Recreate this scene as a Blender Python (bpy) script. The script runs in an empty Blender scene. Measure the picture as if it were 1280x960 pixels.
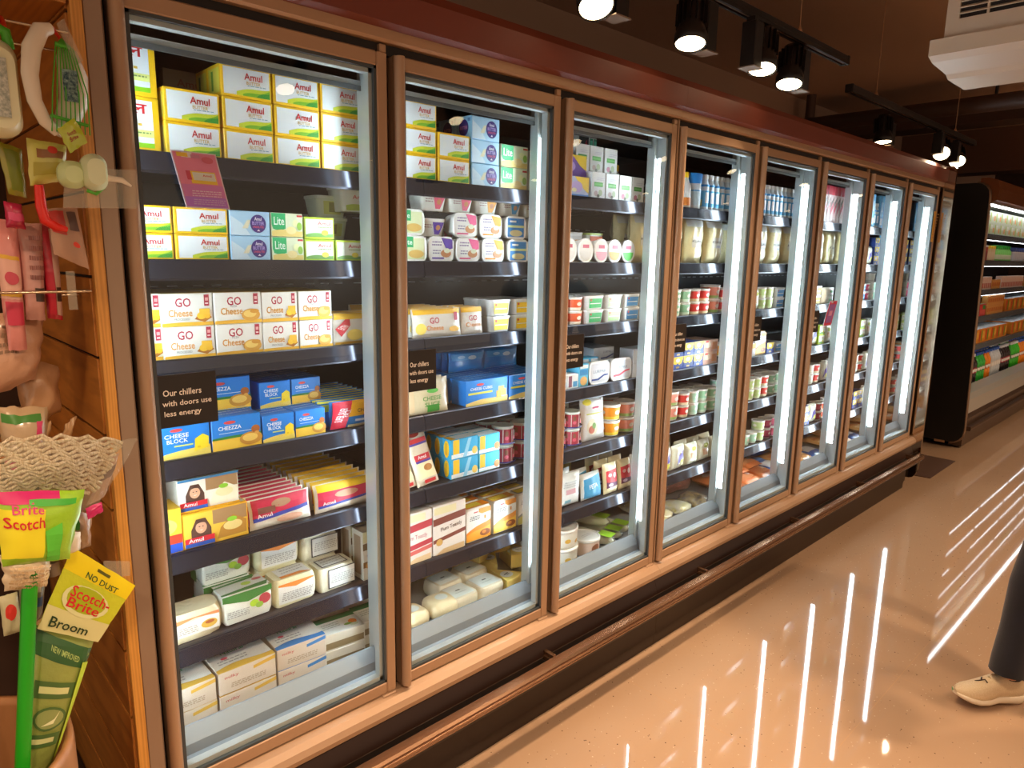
import bpy, bmesh, math, random
from mathutils import Vector, Matrix, Euler, noise
random.seed(7)
sc = bpy.context.scene
COL = sc.collection
PI = math.pi

# ------------------------------------------------------------------ camera
cam_d = bpy.data.cameras.new('camera')
cam_d.sensor_width = 36.0
cam_d.sensor_fit = 'HORIZONTAL'
cam_d.lens = 867.87 / 1280 * 36
cam_d.clip_start = 0.02
cam = bpy.data.objects.new('camera', cam_d)
COL.objects.link(cam)
cam.location = (-0.39305, -1.51604, 1.58862)
cam.rotation_euler = (1.38644, -0.016906, -0.760096)
sc.camera = cam

# ------------------------------------------------------------------ look and world
sc.view_settings.view_transform = 'Standard'
sc.view_settings.look = 'None'
sc.view_settings.exposure = -0.32
sc.view_settings.gamma = 1.0
sc.view_settings.use_curve_mapping = False
WORLD_COL, WORLD_STR = (1.0, 0.72, 0.50, 1), 1.0
world = bpy.data.worlds.new('world')
sc.world = world
world.use_nodes = True
world.node_tree.nodes['Background'].inputs[0].default_value = WORLD_COL
world.node_tree.nodes['Background'].inputs[1].default_value = WORLD_STR
TUBE_STR = 56.0           # cool white LED tubes inside the chiller
TUBE_COL = (0.80, 0.93, 1.0)
SPOT_W = 19.0             # warm track spotlights
SPOT_COL = (1.0, 0.72, 0.47)
sc.cycles.max_bounces = 8
sc.cycles.transparent_max_bounces = 16
sc.cycles.sample_clamp_indirect = 6.0
sc.cycles.caustics_reflective = False
sc.cycles.caustics_refractive = False

# ------------------------------------------------------------------ materials
def lin(h):
    h = h.lstrip('#')
    out = []
    for i in (0, 2, 4):
        c = int(h[i:i + 2], 16) / 255
        out.append(c / 12.92 if c <= .04045 else ((c + .055) / 1.055) ** 2.4)
    return (*out, 1.0)

_mats = {}
def M(hexc, rough=.42, metal=0.0, kind='plain', **kw):
    key = (hexc, rough, metal, kind, tuple(sorted(kw.items())))
    if key in _mats: return _mats[key]
    m = bpy.data.materials.new(kind + '_' + hexc.strip('#'))
    m.use_nodes = True
    nt = m.node_tree; b = nt.nodes['Principled BSDF']
    b.inputs['Base Color'].default_value = lin(hexc)
    b.inputs['Roughness'].default_value = rough
    b.inputs['Metallic'].default_value = metal
    N, Lk = nt.nodes.new, nt.links.new
    def coords(scale=(1, 1, 1)):
        tc = N('ShaderNodeTexCoord'); mp = N('ShaderNodeMapping'); mp.inputs['Scale'].default_value = scale
        Lk(tc.outputs['Object'], mp.inputs[0]); return mp.outputs[0]
    def ramp(fac, stops):
        r = N('ShaderNodeValToRGB'); e = r.color_ramp.elements
        while len(e) < len(stops): e.new(.5)
        for el, (p, c) in zip(e, stops): el.position = p; el.color = lin(c)
        Lk(fac, r.inputs[0]); return r.outputs[0]
    def noise_(vec, scale, detail=4, rough_=.5):
        n = N('ShaderNodeTexNoise'); n.inputs['Scale'].default_value = scale
        n.inputs['Detail'].default_value = detail; n.inputs['Roughness'].default_value = rough_
        Lk(vec, n.inputs['Vector']); return n.outputs[0]
    def bump(h, strength, dist=.002):
        bp = N('ShaderNodeBump'); bp.inputs['Strength'].default_value = strength; bp.inputs['Distance'].default_value = dist
        Lk(h, bp.inputs['Height']); Lk(bp.outputs[0], b.inputs['Normal'])
    if kind == 'film':            # thin crinkled plastic over the print
        b.inputs['Coat Weight'].default_value = .6; b.inputs['Coat Roughness'].default_value = .12
        bump(noise_(coords(), 55, 3), .55, .004)
    elif kind == 'clear':         # clear plastic sheet
        for l in list(nt.links): nt.links.remove(l)
        out = nt.nodes['Material Output']; tr = N('ShaderNodeBsdfTransparent'); gl = N('ShaderNodeBsdfPrincipled'); mx = N('ShaderNodeMixShader')
        tr.inputs[0].default_value = (.93, .94, .92, 1)
        gl.inputs['Base Color'].default_value = lin(hexc); gl.inputs['Roughness'].default_value = rough
        n = noise_(coords(), 40, 3)
        bp = N('ShaderNodeBump'); bp.inputs['Strength'].default_value = .6; bp.inputs['Distance'].default_value = .004
        Lk(n, bp.inputs['Height']); Lk(bp.outputs[0], gl.inputs['Normal'])
        mx.inputs[0].default_value = kw.get('cover', .3)
        Lk(tr.outputs[0], mx.inputs[1]); Lk(gl.outputs[0], mx.inputs[2]); Lk(mx.outputs[0], out.inputs[0])
    elif kind == 'glass':         # flat pane: see-through with a fresnel reflection
        for l in list(nt.links): nt.links.remove(l)
        out = nt.nodes['Material Output']; tr = N('ShaderNodeBsdfTransparent'); gl = N('ShaderNodeBsdfGlossy'); mx = N('ShaderNodeMixShader'); ge = N('ShaderNodeNewGeometry')
        dp = N('ShaderNodeVectorMath'); dp.operation = 'DOT_PRODUCT'; Lk(ge.outputs['Incoming'], dp.inputs[0]); Lk(ge.outputs['Normal'], dp.inputs[1])
        def mth(op, a, b_=None):
            q = N('ShaderNodeMath'); q.operation = op
            for i_, x_ in enumerate((a, b_)):
                if x_ is None: continue
                if isinstance(x_, (int, float)): q.inputs[i_].default_value = x_
                else: Lk(x_, q.inputs[i_])
            return q.outputs[0]
        fres = mth('ADD', mth('MULTIPLY', mth('POWER', mth('SUBTRACT', 1.0, mth('ABSOLUTE', dp.outputs['Value'])), 5.0), .55), .028)
        tr.inputs[0].default_value = (.965, .98, .975, 1); gl.inputs['Roughness'].default_value = .0
        Lk(fres, mx.inputs[0]); Lk(tr.outputs[0], mx.inputs[1]); Lk(gl.outputs[0], mx.inputs[2]); Lk(mx.outputs[0], out.inputs[0])
    elif kind == 'emit':
        b.inputs['Base Color'].default_value = (0, 0, 0, 1)
        b.inputs['Emission Color'].default_value = (*kw['ecol'], 1); b.inputs['Emission Strength'].default_value = kw['e']
    elif kind == 'brushed':       # anodised / brushed metal
        s = noise_(coords((2, 2, 220) if kw.get('axis') == 'x' else (220, 220, 2)), 3, 3)
        r = N('ShaderNodeMapRange'); r.inputs[3].default_value = rough * .8; r.inputs[4].default_value = rough * 1.3
        Lk(s, r.inputs[0]); Lk(r.outputs[0], b.inputs['Roughness'])
    elif kind == 'wood':
        v = coords(kw.get('scale', (3, 3, 30)))
        n = noise_(v, 3.2, 6, .6)
        w = N('ShaderNodeTexWave'); w.inputs['Scale'].default_value = 1.6; w.inputs['Distortion'].default_value = 7; w.inputs['Detail'].default_value = 3
        Lk(v, w.inputs[0])
        mx = N('ShaderNodeMath'); mx.operation = 'MULTIPLY_ADD'; mx.inputs[1].default_value = .4; Lk(w.outputs[1], mx.inputs[0]); Lk(n, mx.inputs[2])
        Lk(ramp(mx.outputs[0], [(.3, kw['dark']), (.85, hexc)]), b.inputs['Base Color'])
        bump(n, .1, .001)
    elif kind == 'floor':
        v = coords()
        big = noise_(v, .8, 3); col = ramp(big, [(.3, '#a1836a'), (.7, '#ad8f74')])
        sp = N('ShaderNodeTexVoronoi'); sp.inputs['Scale'].default_value = 70; Lk(v, sp.inputs['Vector'])
        msk = noise_(v, 60, 2)
        a = N('ShaderNodeMath'); a.operation = 'LESS_THAN'; a.inputs[1].default_value = .17; Lk(sp.outputs['Distance'], a.inputs[0])
        c = N('ShaderNodeMath'); c.operation = 'GREATER_THAN'; c.inputs[1].default_value = .55; Lk(msk, c.inputs[0])
        d = N('ShaderNodeMath'); d.operation = 'MULTIPLY'; Lk(a.outputs[0], d.inputs[0]); Lk(c.outputs[0], d.inputs[1])
        spc = ramp(sp.outputs['Color'], [(.3, '#4c3628'), (.6, '#c9b39a')])
        m1 = N('ShaderNodeMix'); m1.data_type = 'RGBA'; Lk(d.outputs[0], m1.inputs[0]); Lk(col, m1.inputs[6]); Lk(spc, m1.inputs[7])
        br = N('ShaderNodeTexBrick'); br.offset = 0; br.inputs['Scale'].default_value = 1.0
        br.inputs['Mortar Size'].default_value = .0012; br.inputs['Brick Width'].default_value = .8; br.inputs['Row Height'].default_value = .8
        br.inputs['Color1'].default_value = br.inputs['Color2'].default_value = (0, 0, 0, 1); br.inputs['Mortar'].default_value = (1, 1, 1, 1)
        Lk(v, br.inputs['Vector'])
        m2 = N('ShaderNodeMix'); m2.data_type = 'RGBA'; Lk(br.outputs[0], m2.inputs[0]); Lk(m1.outputs[2], m2.inputs[6]); m2.inputs[7].default_value = lin('#b08c6c')
        Lk(m2.outputs[2], b.inputs['Base Color'])
        b.inputs['Roughness'].default_value = .16; b.inputs['IOR'].default_value = 1.5
        r = N('ShaderNodeMapRange'); r.inputs[3].default_value = .02; r.inputs[4].default_value = .05; Lk(noise_(v, 1.7, 4), r.inputs[0])
        Lk(r.outputs[0], b.inputs['Roughness'])
        bump(noise_(v, 2.6, 2), .015, .01)
    elif kind == 'mottle':        # speckled food or fabric: noise between colours
        n = noise_(coords(kw.get('stretch', (1, 1, 1))), kw.get('scale', 60), 5, .65)
        Lk(ramp(n, [(.35, kw['c2']), (.62, hexc)]), b.inputs['Base Color'])
        bump(n, kw.get('bump', .4), kw.get('dist', .004))
    elif kind == 'fabric':
        n = noise_(coords(), 420, 2); bump(n, .5, .001); b.inputs['Sheen Weight'].default_value = .3
        n2 = noise_(coords(), 9, 3); Lk(ramp(n2, [(.3, kw['c2']), (.7, hexc)]), b.inputs['Base Color'])
    if kind == 'skin': b.inputs['Subsurface Weight'].default_value = .1
    _mats[key] = m
    return m

# ------------------------------------------------------------------ mesh builder
class MB:
    def __init__(s): s.v = []; s.f = []; s.m = []; s.mats = []; s.smooth = []
    def mi(s, mat):
        if mat not in s.mats: s.mats.append(mat)
        return s.mats.index(mat)
    def add(s, verts, faces, mat, smooth=False):
        o = len(s.v); s.v += [tuple(v) for v in verts]; k = s.mi(mat)
        for f in faces: s.f.append([i + o for i in f]); s.m.append(k); s.smooth.append(smooth)
    def box(s, x0, x1, y0, y1, z0, z1, mat, b=0.0):
        """box with chamfered edges"""
        if b <= 0:
            v = [(x, y, z) for z in (z0, z1) for y in (y0, y1) for x in (x0, x1)]
            s.add(v, [(0, 2, 3, 1), (4, 5, 7, 6), (0, 1, 5, 4), (2, 6, 7, 3), (0, 4, 6, 2), (1, 3, 7, 5)], mat); return
        b = min(b, (x1 - x0) * .45, (y1 - y0) * .45, (z1 - z0) * .45)
        pts = []; idx = {}
        X = (x0, x1); Y = (y0, y1); Z = (z0, z1); sg = (1, -1)
        for i in (0, 1):
            for j in (0, 1):
                for k in (0, 1):
                    for a in range(3):
                        p = [X[i] + sg[i] * b, Y[j] + sg[j] * b, Z[k] + sg[k] * b]
                        p[a] = (X[i], Y[j], Z[k])[a]
                        idx[(i, j, k, a)] = len(pts); pts.append(p)
        F = []
        for i in (0, 1):
            F.append([idx[(i, 0, 0, 0)], idx[(i, 1, 0, 0)], idx[(i, 1, 1, 0)], idx[(i, 0, 1, 0)]][::(1 if i else -1)])
            F.append([idx[(0, i, 0, 1)], idx[(1, i, 0, 1)], idx[(1, i, 1, 1)], idx[(0, i, 1, 1)]][::(-1 if i else 1)])
            F.append([idx[(0, 0, i, 2)], idx[(1, 0, i, 2)], idx[(1, 1, i, 2)], idx[(0, 1, i, 2)]][::(1 if i else -1)])
        for i in (0, 1):
            for j in (0, 1):
                F.append([idx[(i, j, 0, 0)], idx[(i, j, 1, 0)], idx[(i, j, 1, 1)], idx[(i, j, 0, 1)]])
                F.append([idx[(i, 0, j, 0)], idx[(i, 1, j, 0)], idx[(i, 1, j, 2)], idx[(i, 0, j, 2)]])
                F.append([idx[(0, i, j, 1)], idx[(1, i, j, 1)], idx[(1, i, j, 2)], idx[(0, i, j, 2)]])
                for k in (0, 1): F.append([idx[(i, j, k, 0)], idx[(i, j, k, 1)], idx[(i, j, k, 2)]])
        s.add(pts, F, mat)
    def prism(s, prof, a0, a1, mat, axis='x', smooth=False):
        """closed profile extruded along an axis; profile is (y,z) for x, (x,z) for y, (x,y) for z"""
        n = len(prof); V = []
        for a in (a0, a1):
            for p in prof:
                V.append({'x': (a, p[0], p[1]), 'y': (p[0], a, p[1]), 'z': (p[0], p[1], a)}[axis])
        s.add(V, [(i, (i + 1) % n, n + (i + 1) % n, n + i) for i in range(n)], mat, smooth)
        s.add(V, [tuple(range(n))[::-1], tuple(range(n, 2 * n))], mat)
    def rings(s, rings, mat, cap=True, smooth=True, closed=True):
        n = len(rings[0]); V = [p for r in rings for p in r]; F = []
        for i in range(len(rings) - 1):
            for j in range(n if closed else n - 1):
                F.append((i * n + j, i * n + (j + 1) % n, (i + 1) * n + (j + 1) % n, (i + 1) * n + j))
        s.add(V, F, mat, smooth)
        if cap:
            s.add(rings[0], [tuple(range(n))[::-1]], mat); s.add(rings[-1], [tuple(range(n))], mat)
    def lathe(s, prof, mat, c=(0, 0, 0), n=20, sx=1, sy=1, smooth=True, cap=True):
        s.rings([[(c[0] + r * sx * math.cos(2 * PI * j / n), c[1] + r * sy * math.sin(2 * PI * j / n), c[2] + z) for j in range(n)] for r, z in prof], mat, cap, smooth)
    def tube(s, pts, r, mat, n=8, cap=True):
        pts = [Vector(p) for p in pts]; R = []
        up = Vector((0, 0, 1)); prev = None
        for i, p in enumerate(pts):
            t = (pts[min(i + 1, len(pts) - 1)] - pts[max(i - 1, 0)]).normalized()
            if prev is None:
                a = t.cross(up if abs(t.z) < .9 else Vector((1, 0, 0))).normalized()
            else:
                a = (prev - t * prev.dot(t)).normalized()
            prev = a; b2 = t.cross(a)
            rr = r[i] if isinstance(r, (list, tuple)) else r
            R.append([tuple(p + (a * math.cos(2 * PI * j / n) + b2 * math.sin(2 * PI * j / n)) * rr) for j in range(n)])
        s.rings(R, mat, cap)
    def grid(s, fn, nu, nv, mat, smooth=True):
        """fn(u,v)->point; mat may be a function (u,v)->material"""
        V = [fn(i / nu, j / nv) for j in range(nv + 1) for i in range(nu + 1)]
        o = len(s.v); s.v += [tuple(v) for v in V]
        for j in range(nv):
            for i in range(nu):
                a = o + j * (nu + 1) + i
                s.f.append([a, a + 1, a + nu + 2, a + nu + 1])
                s.m.append(s.mi(mat((i + .5) / nu, (j + .5) / nv) if callable(mat) else mat)); s.smooth.append(smooth)
    def build(s, name, parent=None, loc=(0, 0, 0), rot=(0, 0, 0)):
        me = bpy.data.meshes.new(name); me.from_pydata(s.v, [], s.f)
        for m in s.mats: me.materials.append(m)
        me.polygons.foreach_set('material_index', s.m); me.polygons.foreach_set('use_smooth', s.smooth)
        me.update()
        o = bpy.data.objects.new(name, me); COL.objects.link(o)
        o.location = loc; o.rotation_euler = rot
        if parent is not None: o.parent = parent
        return o

_txt = {}
def text_mesh(t):
    if t in _txt: return _txt[t]
    cu = bpy.data.curves.new('t', 'FONT'); cu.body = t; cu.resolution_u = 2; cu.fill_mode = 'BOTH'; cu.offset = .012
    ob = bpy.data.objects.new('t', cu)
    COL.objects.link(ob)
    dg = bpy.context.evaluated_depsgraph_get(); dg.update()
    me = bpy.data.meshes.new_from_object(ob.evaluated_get(dg))
    V = [(v.co.x, v.co.y) for v in me.vertices]; F = [tuple(p.vertices) for p in me.polygons]
    bpy.data.objects.remove(ob); bpy.data.curves.remove(cu); bpy.data.meshes.remove(me)
    x0 = min(v[0] for v in V); x1 = max(v[0] for v in V); y0 = min(v[1] for v in V); y1 = max(v[1] for v in V)
    V = [((x - x0) / (x1 - x0), (y - y0) / (y1 - y0)) for x, y in V]
    _txt[t] = (V, F, (x1 - x0) / (y1 - y0)); return _txt[t]

def cells(P, du, dv):
    """cut a flat (u,v) polygon into small cells so that it can follow a curved face"""
    def clip(P, ax, lim, keep_less):
        out = []
        for i in range(len(P)):
            a, b_ = P[i], P[(i + 1) % len(P)]; ia = (a[ax] <= lim) == keep_less; ib = (b_[ax] <= lim) == keep_less
            if ia: out.append(a)
            if ia != ib and b_[ax] != a[ax]:
                t = (lim - a[ax]) / (b_[ax] - a[ax]); out.append((a[0] + (b_[0] - a[0]) * t, a[1] + (b_[1] - a[1]) * t))
        return out
    u0, u1 = min(p[0] for p in P), max(p[0] for p in P); v0, v1 = min(p[1] for p in P), max(p[1] for p in P)
    res = []; nu = max(1, math.ceil((u1 - u0) / du)); nv = max(1, math.ceil((v1 - v0) / dv))
    for i in range(nu):
        A = clip(P, 0, u0 + (u1 - u0) * (i + 1) / nu, True); A = clip(A, 0, u0 + (u1 - u0) * i / nu, False) if len(A) > 2 and i else A
        if len(A) < 3: continue
        for j in range(nv):
            B = clip(A, 1, v0 + (v1 - v0) * (j + 1) / nv, True); B = clip(B, 1, v0 + (v1 - v0) * j / nv, False) if len(B) > 2 and j else B
            if len(B) > 2: res.append(B)
    return res

def prints(mb, spec, fmap, curved=False, rough=.42, kind='plain'):
    """lay printed shapes on a face; fmap(u,v,k) -> point, k the layer.
    r: rect u0 v0 u1 v1 col | p: polygon pts col | o: ellipse cu cv ru rv col | t: text cu cv w h col [slant]"""
    for k, it in enumerate(spec, 1):
        ty = it[0]
        if ty == 't':
            _, tx, cu, cv, w, h, col = it[:7]; rot = it[7] if len(it) > 7 else 0
            V, F, _a = text_mesh(tx); c, s_ = math.cos(rot), math.sin(rot)
            pts = []
            for x, y in V:
                du, dv = (x - .5) * w, (y - .5) * h
                if rot: du, dv = du * c - dv * s_, du * s_ + dv * c
                pts.append(fmap(cu + du, cv + dv, k))
            mb.add(pts, F, M(col, rough, 0, kind))
        elif ty == 'r':
            _, u0, v0, u1, v1, col = it; cu_ = 12 if curved is True else curved; n = max(1, math.ceil(abs(u1 - u0) * cu_)) if curved else 1; m = (1 if cu_ > 20 else max(1, math.ceil(abs(v1 - v0) * 12))) if curved else 1
            mb.grid(lambda a, b, u0=u0, v0=v0, u1=u1, v1=v1, k=k: fmap(u0 + (u1 - u0) * a, v0 + (v1 - v0) * b, k), n, m, M(col, rough, 0, kind), smooth=bool(curved))
        elif ty == 'o':
            _, cu, cv, ru, rv, col = it; n = 18
            if curved:
                for c_ in cells([(cu + ru * math.cos(2 * PI * i / n), cv + rv * math.sin(2 * PI * i / n)) for i in range(n)], .05 if curved is True else .03, .1): mb.add([fmap(u, v, k) for u, v in c_], [tuple(range(len(c_)))], M(col, rough, 0, kind), True)
                continue
            pts = [fmap(cu, cv, k)] + [fmap(cu + ru * math.cos(2 * PI * i / n), cv + rv * math.sin(2 * PI * i / n), k) for i in range(n)]
            mb.add(pts, [(0, 1 + i, 1 + (i + 1) % n) for i in range(n)], M(col, rough, 0, kind), curved)
        elif ty == 'p':
            _, P, col = it
            if curved:
                for c_ in cells(P, .08 if curved is True else .03, .09): mb.add([fmap(u, v, k) for u, v in c_], [tuple(range(len(c_)))], M(col, rough, 0, kind), True)
                continue
            mb.add([fmap(u, v, k) for u, v in P], [tuple(range(len(P)))], M(col, rough, 0, kind))

def swoosh(u0, u1, vl, vr, amp, vb=0.0, n=10, ph=0):
    """band with a wavy upper edge, as (u,v) polygon"""
    top = [(u0 + (u1 - u0) * i / n, vl + (vr - vl) * i / n + amp * math.sin(PI * 2 * i / n * .8 + ph)) for i in range(n + 1)]
    return [(u0, vb), (u1, vb)] + top[::-1]

# ------------------------------------------------------------------ things, parts, labels
def tag(o, label, cat, group=None, kind=None):
    o['label'] = label; o['category'] = cat
    if group: o['group'] = group
    if kind: o['kind'] = kind
    return o
def empty(name, loc, label, cat, rz=0.0, group=None, rot=None):
    o = bpy.data.objects.new(name, None); COL.objects.link(o); o.empty_display_size = .05
    o.location = loc; o.rotation_euler = rot if rot else (0, 0, rz)
    return tag(o, label, cat, group)
def struct(o):
    o['kind'] = 'structure'; return o
def copy_tree(o, parent=None):
    c = o.copy(); COL.objects.link(c)
    if parent is not None: c.parent = parent
    for ch in list(o.children): copy_tree(ch, c)
    return c
# ------------------------------------------------------------------ palette of the fittings
BRONZE = M('#ae8d70', .42, .25, 'brushed')
BRONZE_X = M('#ae8d70', .42, .25, 'brushed', axis='x')
BRASS_X = M('#a98468', .24, .85)
STEEL_WARM = M('#9c8470', .42, .35, 'brushed')
FASCIA = M('#6e2c16', .5, .0)
DARKSLOT = M('#140b08', .6)
KICK = M('#33211a', .35, .3)
KICK_RED = M('#1f120d', .32, .2)
GREY_IN = M('#bcc6c8', .3, .35)
LINER = M('#1c1212', .4)
SHELF_TOP = M('#4a4448', .35, .4)
SHELF_EDGE = M('#262833', .28, .6)
DECK = M('#87929a', .4, .2)
GASKET = M('#3f464a', .5)
BLACK = M('#0b0a0a', .45)
BLACK_M = M('#17120f', .35, .3)
WHITE_P = M('#e8e9e4', .4)

# ------------------------------------------------------------------ setting
m = MB(); m.box(-4, 16, -8, 4, -.06, 0, M('#a98b6c', .1, 0, 'floor')); struct(m.build('floor'))
CEIL = M('#b89a86', .7); WALLB = M('#a58672', .7)
m = MB(); m.box(-4, 16, -8, 4, 3.1, 3.2, CEIL); struct(m.build('ceiling'))
m = MB(); m.box(-4, 16, 1.7, 1.8, 0, 3.1, WALLB); struct(m.build('wall_back'))
m = MB(); m.box(13.9, 14, -8, 1.7, 0, 3.1, M('#3a2419', .7)); struct(m.build('wall_right'))
m = MB(); m.box(9.3, 9.7, -8, 1.7, 2.62, 3.1, M('#6d4a38', .7)); struct(m.build('trim_1'))

# ------------------------------------------------------------------ doored chiller
DW = .625
SH = [1.79, 1.562, 1.338, 1.105, .875, .635]     # tops of the six shelves
DECK_Z = .405
YS = .13                                           # shelf front
WORDS = ['first', 'second', 'third', 'fourth', 'fifth', 'sixth', 'seventh', 'eighth', 'ninth', 'tenth']

def door_part(root, i):
    x0, x1 = i * DW + .007, (i + 1) * DW - .005
    z0, z1 = .36, 2.063
    f = MB(); fw = .03
    f.box(x1 - fw, x1, 0, .032, z0, z1, BRONZE, .003)                        # hinge stile
    f.box(x0 + .03, x1 - fw, 0, .032, z1 - .034, z1, BRONZE_X, .003)
    f.box(x0 + .03, x1 - fw, 0, .032, z0, z0 + .034, BRONZE_X, .003)
    f.box(x0 + .008, x0 + .036, 0, .032, z0, z1, BRONZE, .003)
    o = f.build('door', root)
    h = MB()                                                                  # full-height rounded grip
    h.prism([(x0 + .006 + .0135 + .0135 * math.cos(a), -.003 - .018 * math.sin(a)) for a in [PI * k / 9 for k in range(10)]] + [(x0 + .006, .004), (x0 + .033, .004)], z0 + .004, z1 - .004, BRONZE, 'z', True)
    h.build('door_handle', o)
    g = MB()
    gx0, gx1, gz0, gz1 = x0 + .036, x1 - fw, z0 + .034, z1 - .034
    for (a, b2, c, d) in ((gx0, gx1, gz0, gz0 + .007), (gx0, gx1, gz1 - .007, gz1), (gx0, gx0 + .007, gz0, gz1), (gx1 - .007, gx1, gz0, gz1)):
        g.box(a, b2, .002, .03, c, d, GASKET)
    for (a, b2, c, d) in ((gx0, gx1, gz0 + .007, gz0 + .019), (gx0, gx1, gz1 - .017, gz1 - .007), (gx1 - .017, gx1 - .007, gz0, gz1)):
        g.box(a, b2, .012, .034, c, d, GREY_IN)
    g.build('glazing_frame', o)
    p = MB(); p.box(gx0 + .001, gx1 - .001, .0075, .0105, gz0 + .001, gz1 - .001, M('#ffffff', 0, 0, 'glass')); p.build('glass_pane', o)
    hg = MB(); hg.box(x1 - .05, x1 - .004, -.008, .02, z0 - .014, z0 + .001, BRONZE, .003); hg.build('hinge', o); hg = MB(); hg.box(x1 - .02, x1 - .002, .0, .03, z1 - .001, z1 + .018, BRONZE, .002); hg.build('hinge', o)
    if i < 6:                                                                 # energy notice on the glass
        zt = 1.33; s = MB(); w, hh = .125, .112
        sx = gx0 - .012 if i == 0 else gx0 - .035
        sx = max(sx, gx0 + .0005) if i else gx0 + .0005
        if i: w = .10
        s.box(sx, sx + w, .0035, .0068, zt - hh, zt, M('#1c1512', .5))
        fm = lambda u, v, k: (sx + u * w, .0033 - .00012 * k, zt - hh + v * hh)
        prints(s, [('t', 'Our chillers', .43, .66, .62, .12, '#efe6dc'), ('t', 'with doors use', .5, .46, .8, .105, '#efe6dc'), ('t', 'less energy', .42, .25, .6, .135, '#efe6dc')], fm, rough=.5)
        q = s.build('energy_sign', o); q['label'] = 'black notice with white text'
    return o

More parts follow.
